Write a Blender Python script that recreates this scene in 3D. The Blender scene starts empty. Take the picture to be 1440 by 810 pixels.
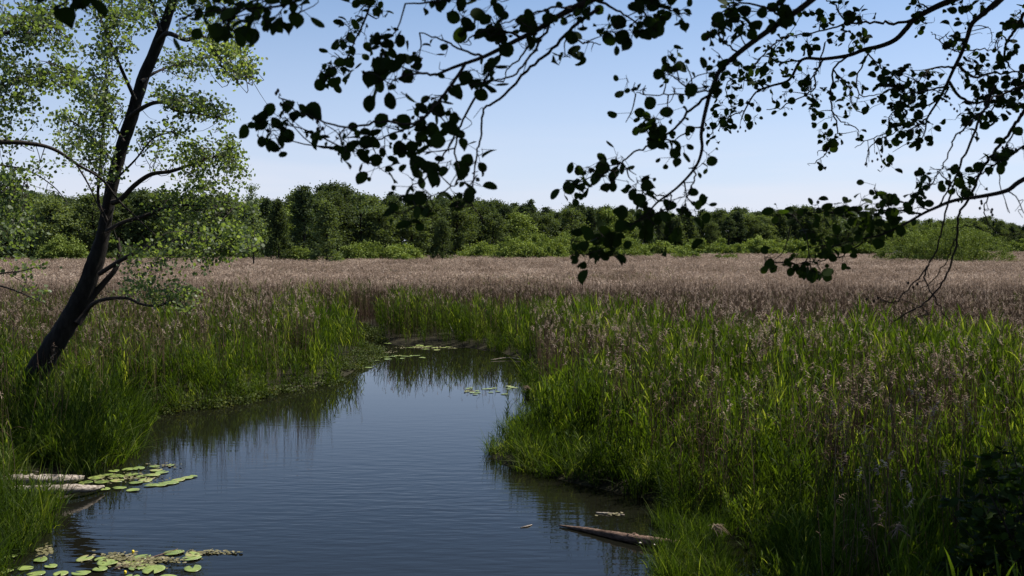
import bpy, math, random
import numpy as np
from mathutils import Vector

rng = np.random.default_rng(7)
random.seed(7)
C = bpy.context.scene.collection
SC = bpy.context.scene

# ------------------------------------------------------------------ camera
F = 1400.0                      # focal length in reference pixels (1440 wide)
HC = 4.5                        # eye height above the water
PITCH = math.atan(62.0 / F)
cam = bpy.data.cameras.new("camera")
cam.sensor_width = 36.0
cam.lens = 35.0
cam.clip_start = 0.05
cam.clip_end = 6000.0
cam.dof.use_dof = True
cam.dof.focus_distance = 32.0
cam.dof.aperture_fstop = 6.3
camo = bpy.data.objects.new("camera", cam)
camo.location = (0, 0, HC)
camo.rotation_euler = (math.pi / 2 - PITCH, 0, 0)
C.objects.link(camo)
SC.camera = camo

# ------------------------------------------------------------------ sky, sun, exposure
SUN_EL, SUN_AZ = math.radians(56), math.radians(60)      # azimuth measured from the view axis to the right
world = bpy.data.worlds.new("World")
SC.world = world
world.use_nodes = True
wn, wl = world.node_tree.nodes, world.node_tree.links
bg = wn["Background"]
sky = wn.new("ShaderNodeTexSky")
sky.sky_type = 'NISHITA'
sky.sun_disc = False
sky.sun_elevation = SUN_EL
sky.sun_rotation = SUN_AZ
sky.altitude = 100
sky.air_density = 0.85
sky.dust_density = 0.3
sky.ozone_density = 3.0
tc = wn.new("ShaderNodeTexCoord")
sep = wn.new("ShaderNodeSeparateXYZ")
wl.new(tc.outputs["Generated"], sep.inputs[0])
mp = wn.new("ShaderNodeMapping")
mp.inputs["Scale"].default_value = (2.2, 2.2, 22.0)
mp.inputs["Location"].default_value = (0.35, 0.1, 0.4)
wl.new(tc.outputs["Generated"], mp.inputs[0])
cn = wn.new("ShaderNodeTexNoise")
cn.inputs["Scale"].default_value = 1.5
cn.inputs["Detail"].default_value = 6
wl.new(mp.outputs[0], cn.inputs[0])
cr = wn.new("ShaderNodeMapRange")
cr.inputs[1].default_value = 0.38
cr.inputs[2].default_value = 0.8
cr.inputs[3].default_value = 0.0
cr.inputs[4].default_value = 0.55
wl.new(cn.outputs[0], cr.inputs[0])
hz = wn.new("ShaderNodeMapRange")           # the thin clouds lie low over the horizon
hz.inputs[1].default_value = 0.06
hz.inputs[2].default_value = 0.12
hz.inputs[3].default_value = 1.0
hz.inputs[4].default_value = 0.0
wl.new(sep.outputs[2], hz.inputs[0])
mu = wn.new("ShaderNodeMath"); mu.operation = 'MULTIPLY'
wl.new(cr.outputs[0], mu.inputs[0]); wl.new(hz.outputs[0], mu.inputs[1])
mx = wn.new("ShaderNodeMixRGB")
mx.inputs[2].default_value = (6.6, 6.4, 6.9, 1)
wl.new(mu.outputs[0], mx.inputs[0])
wl.new(sky.outputs[0], mx.inputs[1])
hz2 = wn.new("ShaderNodeMapRange")          # pale summer haze close to the horizon
hz2.inputs[1].default_value = 0.0; hz2.inputs[2].default_value = 0.26; hz2.inputs[3].default_value = 0.8; hz2.inputs[4].default_value = 0.0
wl.new(sep.outputs[2], hz2.inputs[0])
mx2 = wn.new("ShaderNodeMixRGB"); mx2.inputs[2].default_value = (5.0, 5.35, 6.9, 1)
wl.new(hz2.outputs[0], mx2.inputs[0]); wl.new(sky.outputs[0], mx2.inputs[1])
wl.new(mx2.outputs[0], mx.inputs[1])
wl.new(mx.outputs[0], bg.inputs[0])
bg.inputs[1].default_value = 0.08

sl = bpy.data.lights.new("sun", 'SUN')
sl.energy = 5.0
sl.angle = math.radians(0.5)
sl.color = (1.0, 0.95, 0.87)
so = bpy.data.objects.new("sun", sl)
SD = Vector((math.cos(SUN_EL) * math.sin(SUN_AZ), math.cos(SUN_EL) * math.cos(SUN_AZ), math.sin(SUN_EL)))
so.rotation_euler = SD.to_track_quat('Z', 'Y').to_euler()
so.location = (30, 20, 60)
C.objects.link(so)

SC.view_settings.view_transform = 'Standard'
SC.view_settings.look = 'None'
SC.view_settings.exposure = 0.75
SC.view_settings.gamma = 1.0
SC.view_settings.use_curve_mapping = False
SC.render.engine = 'CYCLES'
SC.cycles.max_bounces = 8
SC.cycles.transparent_max_bounces = 8
SC.cycles.caustics_reflective = False
SC.cycles.caustics_refractive = False
SC.cycles.use_denoising = True

# ------------------------------------------------------------------ pixel -> place helpers
SP, CP = math.sin(PITCH), math.cos(PITCH)
def ray(px, py):
    u, v = (px - 720) / F, -(py - 405) / F
    return np.array((u, v * SP + CP, v * CP - SP))
def P(px, py, Y):
    d = ray(px, py)
    return np.array((0, 0, HC)) + d * (Y / d[1])
def G(px, py, z=0.0):
    d = ray(px, py)
    return np.array((0, 0, HC)) + d * ((z - HC) / d[2])

# ------------------------------------------------------------------ mesh building
class MB:
    """collects quads in numpy arrays and links them as one mesh object"""
    def __init__(s):
        s.v, s.q, s.a, s.n = [], [], [], 0
    def add(s, v, q, a=0.5):
        v = np.asarray(v, float).reshape(-1, 3); q = np.asarray(q, int).reshape(-1, 4)
        s.v.append(v); s.q.append(q + s.n)
        s.a.append(np.broadcast_to(np.asarray(a, float), (len(v),)))
        s.n += len(v)
    def mesh(s, name, mat, smooth=False):
        m = bpy.data.meshes.new(name)
        v = np.concatenate(s.v); q = np.concatenate(s.q); a = np.concatenate(s.a)
        m.vertices.add(len(v)); m.vertices.foreach_set("co", v.ravel().astype(np.float32))
        m.loops.add(q.size); m.loops.foreach_set("vertex_index", q.ravel().astype(np.int32))
        m.polygons.add(len(q)); m.polygons.foreach_set("loop_start", (np.arange(len(q)) * 4).astype(np.int32))
        if smooth:
            m.polygons.foreach_set("use_smooth", np.ones(len(q), bool))
        at = m.attributes.new("var", 'FLOAT', 'POINT'); at.data.foreach_set("value", a.astype(np.float32))
        m.materials.append(mat)
        m.update(calc_edges=True); m.validate()
        return m
    def build(s, name, mat, parent=None, smooth=False, link=True):
        o = bpy.data.objects.new(name, s.mesh(name, mat, smooth))
        if link: C.objects.link(o)
        if parent is not None: o.parent = parent
        return o

def tag(o, label=None, cat=None, group=None, kind=None):
    if label: o["label"] = label
    if cat: o["category"] = cat
    if group: o["group"] = group
    if kind: o["kind"] = kind
    return o
def empty(name, loc=(0, 0, 0), rz=0.0):
    o = bpy.data.objects.new(name, None); C.objects.link(o)
    o.location = loc; o.rotation_euler = (0, 0, rz); o.empty_display_size = 0.3
    return o
def keep_world(o, root):
    """vertices were given in world space: make them relative to the root's place"""
    o.matrix_parent_inverse = root_matrix(root).inverted()
def root_matrix(root):
    from mathutils import Matrix, Euler
    return Matrix.Translation(root.location) @ Euler(root.rotation_euler).to_matrix().to_4x4()
def copy_tree(o, parent=None):
    c = o.copy(); C.objects.link(c)
    if parent is not None: c.parent = parent
    for ch in list(o.children): copy_tree(ch, c)
    return c

def spline(pts, per=6):
    """Catmull-Rom through points (n,k)"""
    p = np.asarray(pts, float)
    if len(p) < 3: 
        t = np.linspace(0, 1, per + 1)[:, None]
        return p[0] * (1 - t) + p[-1] * t
    e = np.vstack((2 * p[0] - p[1], p, 2 * p[-1] - p[-2]))
    out = []
    for i in range(1, len(e) - 2):
        a, b, c, d = e[i - 1], e[i], e[i + 1], e[i + 2]
        for t in np.linspace(0, 1, per, endpoint=False):
            out.append(0.5 * (2 * b + (c - a) * t + (2 * a - 5 * b + 4 * c - d) * t * t + (3 * b - a - 3 * c + d) * t ** 3))
    out.append(p[-1])
    return np.array(out)

def tube(mb, pts, rad, sides=6, a=0.5, cap=True, wob=0.0):
    p = np.asarray(pts, float); n = len(p)
    r = np.broadcast_to(np.asarray(rad, float), (n,)).copy()
    if cap:
        p = np.vstack((p[0], p, p[-1])); r = np.concatenate(([r[0] * .02], r, [r[-1] * .02])); n += 2
    t = np.gradient(p, axis=0)
    t[np.linalg.norm(t, axis=1) < 1e-9] = (0, 0, 1)
    if cap: t[0], t[-1] = t[1] if n > 3 else p[-1] - p[0], t[-2]
    t /= np.linalg.norm(t, axis=1)[:, None]
    ref = np.array((0.3, 0.9, 0.15)) if abs(t[n // 2][2]) > .5 else np.array((0.1, 0.2, 0.97))
    u = np.cross(t, ref); u /= np.linalg.norm(u, axis=1)[:, None] + 1e-9
    w = np.cross(t, u)
    ang = np.linspace(0, 2 * math.pi, sides, endpoint=False)
    rr = r[:, None] * (1 + wob * rng.normal(size=(n, sides)))
    v = p[:, None, :] + rr[:, :, None] * (np.cos(ang)[None, :, None] * u[:, None, :] + np.sin(ang)[None, :, None] * w[:, None, :])
    i = np.arange(n - 1)[:, None] * sides; j = np.arange(sides)[None, :]; k = (j + 1) % sides
    q = np.stack((i + j, i + k, i + sides + k, i + sides + j), -1)
    mb.add(v, q, a)

def strip(mb, p, w, side, a):
    p = np.asarray(p, float); n = len(p); w = np.asarray(w, float)[:, None]
    v = np.empty((2 * n, 3)); v[0::2] = p - side * w; v[1::2] = p + side * w
    i = np.arange(n - 1) * 2
    mb.add(v, np.stack((i, i + 1, i + 3, i + 2), -1), a)

def unit(v): return v / (np.linalg.norm(v, axis=-1, keepdims=True) + 1e-9)

# leaf templates: x across, y along the midrib, z up
def leaf_template(rows, fold=0.12, curl=-0.15, mid=True):
    v, q = [], []
    c = 3 if mid else 2
    for t, w in rows:
        if mid: v += [(-w, t, fold * w), (0, t, curl * t * t - 0), (w, t, fold * w)]
        else: v += [(-w, t, 0), (w, t, 0)]
    v = np.array(v, float)
    if mid:
        for r, (t, w) in enumerate(rows): v[r * 3:(r + 1) * 3, 2] += curl * t * t
    for r in range(len(rows) - 1):
        for k in range(c - 1):
            b = r * c + k
            q.append((b, b + 1, b + c + 1, b + c))
    return v, np.array(q)
ALDER = leaf_template([(0, .03), (.1, .24), (.3, .43), (.55, .5), (.78, .43), (.93, .25), (1.0, .1)], .15, -.12)
LEAF = leaf_template([(0, .05), (.3, .42), (.7, .44), (1, .1)], mid=False)
CLUMP = leaf_template([(0, .12), (.45, .5), (1, .1)], mid=False)

def leaves(mb, tpl, pos, size, out=None, up=0.5, a=None, hang=0.0):
    """many leaves at once: random frames, normals leaning up, midrib leaning along out and down"""
    tv, tq = tpl; pos = np.asarray(pos, float); n = len(pos)
    if n == 0: return
    size = np.broadcast_to(np.asarray(size, float), (n,))
    nrm = unit(rng.normal(size=(n, 3)) + np.array((0, 0, up)))
    d = rng.normal(size=(n, 3))
    if out is not None: d = d * .7 + out
    d[:, 2] -= hang
    y = unit(d - (d * nrm).sum(1)[:, None] * nrm); x = np.cross(y, nrm)
    M = np.stack((x, y, nrm), -1)                              # columns
    v = pos[:, None, :] + size[:, None, None] * np.einsum('nij,kj->nki', M, tv)
    q = tq[None] + (np.arange(n) * len(tv))[:, None, None]
    if a is None: a = rng.random(n)
    mb.add(v.reshape(-1, 3), q.reshape(-1, 4), np.repeat(a, len(tv)))

# ------------------------------------------------------------------ materials
def new_mat(name):
    m = bpy.data.materials.new(name); m.use_nodes = True
    nt = m.node_tree; b = nt.nodes["Principled BSDF"]; out = nt.nodes["Material Output"]
    return m, nt, b, out
def foliage_mat(name, c0, c1, c2=None, trans=0.35, tcol=None, rough=0.5, spec=0.3, obj_var=0.4, patch=0.0):
    """colour varies leaf by leaf (attribute var), plant by plant (object random)"""
    m, nt, b, out = new_mat(name); N, L = nt.nodes, nt.links
    at = N.new("ShaderNodeAttribute"); at.attribute_name = "var"
    oi = N.new("ShaderNodeObjectInfo")
    mixf = N.new("ShaderNodeMix"); mixf.data_type = 'FLOAT'; mixf.inputs[0].default_value = obj_var
    L.new(at.outputs["Fac"], mixf.inputs[2]); L.new(oi.outputs["Random"], mixf.inputs[3])
    r = N.new("ShaderNodeValToRGB"); e = r.color_ramp.elements
    e[0].position = 0.15; e[0].color = (*c0, 1); e[1].position = 0.7; e[1].color = (*c1, 1)
    if c2: x = e.new(0.97); x.color = (*c2, 1)
    if patch:
        g = N.new("ShaderNodeNewGeometry"); pm = N.new("ShaderNodeMapping"); pm.inputs["Scale"].default_value = (1, .55, .0); L.new(g.outputs["Position"], pm.inputs[0])
        pn = N.new("ShaderNodeTexNoise"); pn.inputs["Scale"].default_value = .16; pn.inputs["Detail"].default_value = 4; L.new(pm.outputs[0], pn.inputs[0])
        pr = N.new("ShaderNodeMath"); pr.operation = 'MULTIPLY_ADD'; pr.inputs[1].default_value = patch; pr.inputs[2].default_value = -patch * .5; L.new(pn.outputs[0], pr.inputs[0])
        ps = N.new("ShaderNodeMath"); ps.operation = 'ADD'; L.new(pr.outputs[0], ps.inputs[0]); L.new(mixf.outputs[0], ps.inputs[1]); L.new(ps.outputs[0], r.inputs[0])
    else: L.new(mixf.outputs[0], r.inputs[0])
    L.new(r.outputs[0], b.inputs["Base Color"])
    b.inputs["Roughness"].default_value = rough
    b.inputs["Specular IOR Level"].default_value = spec
    if trans > 0:
        t = N.new("ShaderNodeBsdfTranslucent")
        mc = N.new("ShaderNodeMixRGB"); mc.blend_type = 'MULTIPLY'; mc.inputs[0].default_value = 1
        mc.inputs[2].default_value = (*(tcol or (1.5, 1.5, .5)), 1)
        L.new(r.outputs[0], mc.inputs[1]); L.new(mc.outputs[0], t.inputs[0])
        ms = N.new("ShaderNodeMixShader"); ms.inputs[0].default_value = trans
        L.new(b.outputs[0], ms.inputs[1]); L.new(t.outputs[0], ms.inputs[2]); L.new(ms.outputs[0], out.inputs[0])
    return m
def bark_mat(name, c0, c1, scale=8, stretch=0.25, bump=0.6, rough=0.9, along=1.0):
    m, nt, b, out = new_mat(name); N, L = nt.nodes, nt.links
    g = N.new("ShaderNodeNewGeometry"); mp = N.new("ShaderNodeMapping"); mp.inputs["Scale"].default_value = (along, 1, stretch)
    L.new(g.outputs["Position"], mp.inputs[0])
    n = N.new("ShaderNodeTexNoise"); n.inputs["Scale"].default_value = scale; n.inputs["Detail"].default_value = 8; n.inputs["Roughness"].default_value = .7
    L.new(mp.outputs[0], n.inputs[0])
    r = N.new("ShaderNodeValToRGB"); r.color_ramp.elements[0].position = .35; r.color_ramp.elements[0].color = (*c0, 1)
    r.color_ramp.elements[1].position = .7; r.color_ramp.elements[1].color = (*c1, 1)
    L.new(n.outputs[0], r.inputs[0]); L.new(r.outputs[0], b.inputs["Base Color"])
    bp = N.new("ShaderNodeBump"); bp.inputs["Strength"].default_value = bump; bp.inputs["Distance"].default_value = .03
    L.new(n.outputs[0], bp.inputs["Height"]); L.new(bp.outputs[0], b.inputs["Normal"])
    b.inputs["Roughness"].default_value = rough; b.inputs["Specular IOR Level"].default_value = .2
    return m

M = {}
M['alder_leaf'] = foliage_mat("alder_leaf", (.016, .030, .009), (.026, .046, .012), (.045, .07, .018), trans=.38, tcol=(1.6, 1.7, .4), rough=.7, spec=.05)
M['tree_leaf'] = foliage_mat("tree_leaf", (.07, .10, .042), (.125, .165, .07), (.24, .28, .15), trans=.48, tcol=(1.75, 1.8, .6), rough=.5)
M['wood_leaf'] = foliage_mat("wood_leaf", (.052, .070, .030), (.100, .130, .052), (.17, .21, .088), trans=.34, obj_var=.72, spec=.07, rough=.7)
M['dark_wood_leaf'] = foliage_mat("dark_wood_leaf", (.032, .049, .025), (.068, .092, .042), (.11, .14, .06), trans=.28, obj_var=.5, spec=.07, rough=.7)
M['willow_leaf'] = foliage_mat("willow_leaf", (.085, .115, .030), (.19, .24, .06), (.33, .38, .12), trans=.18, obj_var=.35, spec=.06, rough=.7)
M['pale_leaf'] = foliage_mat("pale_leaf", (.07, .10, .045), (.11, .15, .07), (.15, .19, .09), trans=.35, spec=.25)
M['reed_green'] = foliage_mat("reed_green", (.012, .025, .004), (.056, .093, .014), (.22, .26, .08), trans=.46, tcol=(1.9, 1.8, .45), rough=.6, spec=.07, obj_var=.5)
M['reed_dry'] = foliage_mat("reed_dry", (.045, .027, .016), (.11, .070, .044), (.22, .155, .105), trans=.15, tcol=(1, 1, 1), rough=.8, spec=.1, patch=.9)
M['plume'] = foliage_mat("plume", (.14, .098, .070), (.37, .285, .22), (.60, .49, .39), trans=.3, tcol=(1, .95, .9), rough=.9, spec=.05, patch=1.3)
M['grass'] = foliage_mat("grass", (.012, .024, .005), (.044, .074, .012), (.18, .21, .06), trans=.44, tcol=(1.8, 1.8, .45), rough=.6, spec=.07)
M['weed'] = foliage_mat("weed", (.03, .045, .011), (.06, .08, .016), (.12, .12, .04), trans=.25, rough=.7, spec=.1)
M['bark'] = bark_mat("bark", (.006, .005, .004), (.028, .023, .018), 9, .3, 1.0)
M['twig'] = bark_mat("twig", (.020, .015, .012), (.045, .036, .030), 30, 1, .2)
M['dead_wood'] = bark_mat("dead_wood", (.11, .085, .065), (.52, .45, .38), 16, 1.6, 1.0, .9, .12)
M['brown_log'] = bark_mat("brown_log", (.035, .02, .014), (.26, .17, .125), 18, 1.6, 1.0, .9, .15)

def pad_mat():
    m, nt, b, out = new_mat("lily_pad"); N, L = nt.nodes, nt.links
    g = N.new("ShaderNodeNewGeometry"); n = N.new("ShaderNodeTexNoise"); n.inputs["Scale"].default_value = 9; n.inputs["Detail"].default_value = 5
    L.new(g.outputs["Position"], n.inputs[0])
    oi = N.new("ShaderNodeObjectInfo"); ad = N.new("ShaderNodeMath"); ad.operation = 'MULTIPLY_ADD'; ad.inputs[1].default_value = .35
    L.new(oi.outputs["Random"], ad.inputs[0]); L.new(n.outputs[0], ad.inputs[2])
    r = N.new("ShaderNodeValToRGB"); e = r.color_ramp.elements
    e[0].position = .38; e[0].color = (.10, .14, .028, 1); e[1].position = .75; e[1].color = (.20, .25, .06, 1)
    x = e.new(.98); x.color = (.26, .22, .09, 1)
    L.new(ad.outputs[0], r.inputs[0]); L.new(r.outputs[0], b.inputs["Base Color"])
    b.inputs["Roughness"].default_value = .38
    return m
M['pad'] = pad_mat()
m_, nt_, b_, o_ = new_mat("yellow_flower"); b_.inputs["Base Color"].default_value = (.75, .55, .03, 1); M['flower'] = m_
m_, nt_, b_, o_ = new_mat("fungus"); b_.inputs["Base Color"].default_value = (.62, .56, .48, 1); b_.inputs["Roughness"].default_value = .8; M['fungus'] = m_

def ground_mat():
    m, nt, b, out = new_mat("marsh_soil"); N, L = nt.nodes, nt.links
    g = N.new("ShaderNodeNewGeometry"); n = N.new("ShaderNodeTexNoise"); n.inputs["Scale"].default_value = 2.2; n.inputs["Detail"].default_value = 9
    L.new(g.outputs["Position"], n.inputs[0])
    r = N.new("ShaderNodeValToRGB"); e = r.color_ramp.elements
    e[0].position = .35; e[0].color = (.012, .010, .006, 1); e[1].position = .68; e[1].color = (.03, .028, .013, 1)
    L.new(n.outputs[0], r.inputs[0]); L.new(r.outputs[0], b.inputs["Base Color"])
    bp = N.new("ShaderNodeBump"); bp.inputs["Distance"].default_value = .08; L.new(n.outputs[0], bp.inputs["Height"]); L.new(bp.outputs[0], b.inputs["Normal"])
    b.inputs["Roughness"].default_value = .9; b.inputs["Specular IOR Level"].default_value = .1
    return m
def water_mat():
    m, nt, b, out = new_mat("pond_water"); N, L = nt.nodes, nt.links
    b.inputs["Base Color"].default_value = (.006, .006, .004, 1)
    b.inputs["Roughness"].default_value = .015
    b.inputs["IOR"].default_value = 1.333; b.inputs["Specular IOR Level"].default_value = .37
    g = N.new("ShaderNodeNewGeometry")
    def noise(scale, sc, rot, det):
        mp = N.new("ShaderNodeMapping"); mp.inputs["Scale"].default_value = sc; mp.inputs["Rotation"].default_value = (0, 0, rot)
        L.new(g.outputs["Position"], mp.inputs[0])
        n = N.new("ShaderNodeTexNoise"); n.inputs["Scale"].default_value = scale; n.inputs["Detail"].default_value = det; n.inputs["Roughness"].default_value = .5
        L.new(mp.outputs[0], n.inputs[0]); return n.outputs[0]
    a = noise(1.0, (1.5, 5.2, 1), .22, 2.5)                # wind ripples, crests across the view
    c = noise(1.0, (.35, 1.1, 1), -.2, 1.0)                # slow swell
    k = noise(.11, (1, 1.4, 1), .4, 1.5)                   # calm and ruffled patches
    kr = N.new("ShaderNodeMapRange"); kr.inputs[1].default_value = .35; kr.inputs[2].default_value = .65; kr.inputs[3].default_value = .25; kr.inputs[4].default_value = 1.0
    L.new(k, kr.inputs[0])
    sp = N.new("ShaderNodeSeparateXYZ"); L.new(g.outputs["Position"], sp.inputs[0])
    yr = N.new("ShaderNodeMapRange"); yr.inputs[1].default_value = 17; yr.inputs[2].default_value = 28; yr.inputs[3].default_value = 1.0; yr.inputs[4].default_value = .03
    L.new(sp.outputs[1], yr.inputs[0])                     # sheltered towards the back of the inlet
    am = N.new("ShaderNodeMath"); am.operation = 'MULTIPLY'; L.new(kr.outputs[0], am.inputs[0]); L.new(yr.outputs[0], am.inputs[1])
    h = N.new("ShaderNodeMath"); h.operation = 'MULTIPLY'; L.new(a, h.inputs[0]); L.new(am.outputs[0], h.inputs[1])
    h2 = N.new("ShaderNodeMath"); h2.operation = 'MULTIPLY_ADD'; h2.inputs[1].default_value = .12; L.new(c, h2.inputs[0]); L.new(h.outputs[0], h2.inputs[2])
    bp = N.new("ShaderNodeBump"); bp.inputs["Strength"].default_value = 1.0; bp.inputs["Distance"].default_value = .011
    L.new(h2.outputs[0], bp.inputs["Height"]); L.new(bp.outputs[0], b.inputs["Normal"])
    return m

# ------------------------------------------------------------------ the shoreline
SHORE_PX = [(-60, 860), (0, 782), (28, 770), (46, 745), (48, 712), (30, 690), (40, 676), (112, 668), (160, 645), (178, 610), (195, 584),
            (260, 577), (330, 568), (370, 556), (430, 545), (470, 537), (500, 520), (535, 500), (520, 492), (490, 484), (462, 470), (470, 462),
            (505, 470), (540, 482), (600, 485), (650, 487), (700, 494), (735, 506), (752, 520), (748, 560), (756, 594), (716, 614), (689, 635), (702, 652),
            (760, 668), (850, 690), (918, 704), (955, 727), (1030, 742), (1080, 762), (1088, 800), (1070, 850)]
shore = np.array([G(x, y)[:2] for x, y in SHORE_PX])
shore = np.vstack((shore, [(2.9, 9.5), (2.8, 3.0), (-9.0, 3.0), (-9.5, 10.0)]))
def shore_dist(pts):
    """signed distance to the water's edge, positive on land"""
    pts = np.asarray(pts, float)[:, :2]
    a, b = shore, np.roll(shore, -1, 0)
    best = np.full(len(pts), 1e9); inside = np.zeros(len(pts), bool)
    for p, q in zip(a, b):
        e = q - p; t = np.clip(((pts - p) @ e) / (e @ e), 0, 1)
        best = np.minimum(best, np.linalg.norm(pts - p - t[:, None] * e, axis=1))
        c = (p[1] > pts[:, 1]) != (q[1] > pts[:, 1])
        xi = p[0] + (pts[:, 1] - p[1]) * e[0] / (e[1] if abs(e[1]) > 1e-9 else 1e-9)
        inside ^= c & (pts[:, 0] < xi)
    return np.where(inside, -best, best)
def vnoise(x, y, s, seed=0):
    x, y = np.asarray(x) / s + seed * 3.7, np.asarray(y) / s - seed * 2.3
    return (np.sin(x * 1.3 + 1.7 * np.sin(y * .9 + seed)) + np.sin(y * 1.7 + 1.3 * np.sin(x * 1.1)) + .6 * np.sin(2.9 * x + 2.1 * y + seed)) / 2.6
def land_z(pts):
    sd = shore_dist(pts)
    z = np.clip(sd * .35, -.7, .16) + .04 * vnoise(pts[:, 0], pts[:, 1], .9, 2)
    z = np.where(sd < 0, np.minimum(z, sd * .3), z)
    z = z + np.clip((5 - pts[:, 1]) * .35, 0, 2.4) * np.clip(sd, 0, 1)        # the bank rises behind the viewer
    return z
def axis(lo, hi, step, far, grow=1.16):
    a = list(np.arange(lo, hi + 1e-6, step)); s = step
    while a[-1] < far: s *= grow; a.append(a[-1] + s)
    s = step
    while a[0] > -far: s *= grow; a.insert(0, a[0] - s)
    return np.array(a)
gx, gy = axis(-18, 14, .33, 3000), axis(6, 54, .33, 3000)
X, Yg = np.meshgrid(gx, gy); gp = np.stack((X.ravel(), Yg.ravel()), -1)
gv = np.column_stack((gp, land_z(gp)))
w_ = len(gx); i_ = (np.arange(len(gy) - 1)[:, None] * w_ + np.arange(w_ - 1)[None, :]).ravel()
mb = MB(); mb.add(gv, np.stack((i_, i_ + 1, i_ + w_ + 1, i_ + w_), -1))
tag(mb.build("ground", ground_mat(), smooth=True), "dark marshy soil under the reeds and along the banks", "ground", kind="structure")
mb = MB(); mb.add([(-40, -2, 0), (40, -2, 0), (40, 70, 0), (-40, 70, 0)], [(0, 1, 2, 3)])
tag(mb.build("water", water_mat()), "dark still water of the inlet mirroring the blue sky", "water", kind="structure")

# ------------------------------------------------------------------ reeds and grasses (uncountable)
def arch(base, d, ln, bend, n=5):
    """a blade leaving base along d and bending outwards and down"""
    t = np.linspace(0, 1, n)[:, None]
    hor = np.array((d[0], d[1], 0)); hor /= np.linalg.norm(hor) + 1e-9
    return base + ln * (d * t + (hor * .55 - np.array((0, 0, 1))) * bend * t ** 2.2)
def green_stem(mb, x, y, H, simple=False, a0=None):
    az = rng.random() * 6.283; lean = rng.normal() * .06
    top = np.array((x + math.cos(az) * lean * H, y + math.sin(az) * lean * H, H)); base = np.array((x, y, -.1))
    a = rng.random() if a0 is None else a0
    s = np.array((math.cos(az), math.sin(az), 0))
    strip(mb, [base, (base + top) / 2, top], [.005, .005, .003], s, a * .6)
    nl = (3 if simple else 6) + rng.integers(0, 3)
    th = rng.random() * 6.283
    for k in range(nl):
        f = .28 + .72 * (k + rng.random() * .6) / nl
        f = min(f, 1)
        p = base + (top - base) * f
        th += math.pi + rng.normal() * .5
        el = rng.uniform(1.02, 1.42)
        d = np.array((math.cos(th) * math.cos(el), math.sin(th) * math.cos(el), math.sin(el)))
        ln = rng.uniform(.20, .40) * (1.0 if f < .9 else .8)
        w = rng.uniform(.006, .0135) * (1.8 if simple else 1)
        pts = arch(p, d, ln, (rng.random() ** 2.2) * .5 + .02, 3 if simple else 5)
        side = unit(np.cross(d, np.array((0, 0, 1)) + .3 * rng.normal(size=3)))
        ws = [w * .6, w, w * .12] if simple else [w * .55, w, w * .9, w * .55, w * .08]
        strip(mb, pts, ws, side, np.clip(a * .6 + rng.random() * .5, 0, 1))
def dry_stem(mbs, mbp, x, y, H, simple=False):
    az = rng.random() * 6.283; lean = rng.normal() * .07
    top = np.array((x + math.cos(az) * lean * H, y + math.sin(az) * lean * H, H)); base = np.array((x, y, -.1))
    s = np.array((math.cos(az), math.sin(az), 0)); a = rng.random()
    w = .0048 if not simple else .007
    strip(mbs, [base, (base + top) / 2 + .03 * rng.normal(size=3), top], [w, w, w * .7], s, a)
    if not simple:
        for k in range(rng.integers(0, 3)):
            p = base + (top - base) * rng.uniform(.3, .85); th = rng.random() * 6.283; el = rng.uniform(.2, 1.1)
            d = np.array((math.cos(th) * math.cos(el), math.sin(th) * math.cos(el), math.sin(el)))
            strip(mbs, arch(p, d, rng.uniform(.15, .35), .6, 4), [.004, .006, .004, .001], unit(np.cross(d, (0, 0, 1))), rng.random())
    # plume: a nodding one-sided panicle
    if rng.random() < (.12 if simple else .62): return
    nb = 4 if simple else 11
    L = rng.uniform(.20, .34) if simple else rng.uniform(.13, .22); nod = np.array((math.cos(az), math.sin(az), 0)) * rng.uniform(.3, .9)
    a = rng.random()
    for k in range(nb):
        f = k / nb
        p = top + np.array((0, 0, 1)) * L * f * .75 + nod * L * f * f * .6
        th = az + rng.normal() * (1.0 if simple else 1.2)
        d = unit(np.array((math.cos(th) * .7, math.sin(th) * .7, rng.uniform(.3, 1.0))))
        ln = L * (rng.uniform(.35, .6) if simple else rng.uniform(.25, .45)) * (1 - .5 * f)
        ww = (.030 if simple else .009) * rng.uniform(.7, 1.3)
        strip(mbp, arch(p, d, ln, .8, 3), [ww * .4, ww, ww * .3], unit(np.cross(d, rng.normal(size=3))), np.clip(a * .7 + .3 * rng.random(), 0, 1))
def disc(r):
    t = rng.random() * 6.283; q = r * math.sqrt(rng.random()); return q * math.cos(t), q * math.sin(t)

def two_mat(mb1, m1, mb2, m2, name):
    """one prototype mesh with two materials (stalk and plume)"""
    o1 = mb1.mesh(name, m1); n1 = sum(len(q) for q in mb1.q)
    mb = MB(); mb.v = mb1.v + mb2.v; mb.a = mb1.a + mb2.a
    mb.q = mb1.q + [q + mb1.n for q in mb2.q]; mb.n = mb1.n + mb2.n
    bpy.data.meshes.remove(o1)
    me = mb.mesh(name, m1); me.materials.append(m2)
    idx = np.zeros(len(me.polygons), np.int32); idx[n1:] = 1
    me.polygons.foreach_set("material_index", idx)
    return bpy.data.objects.new(name, me)

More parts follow.
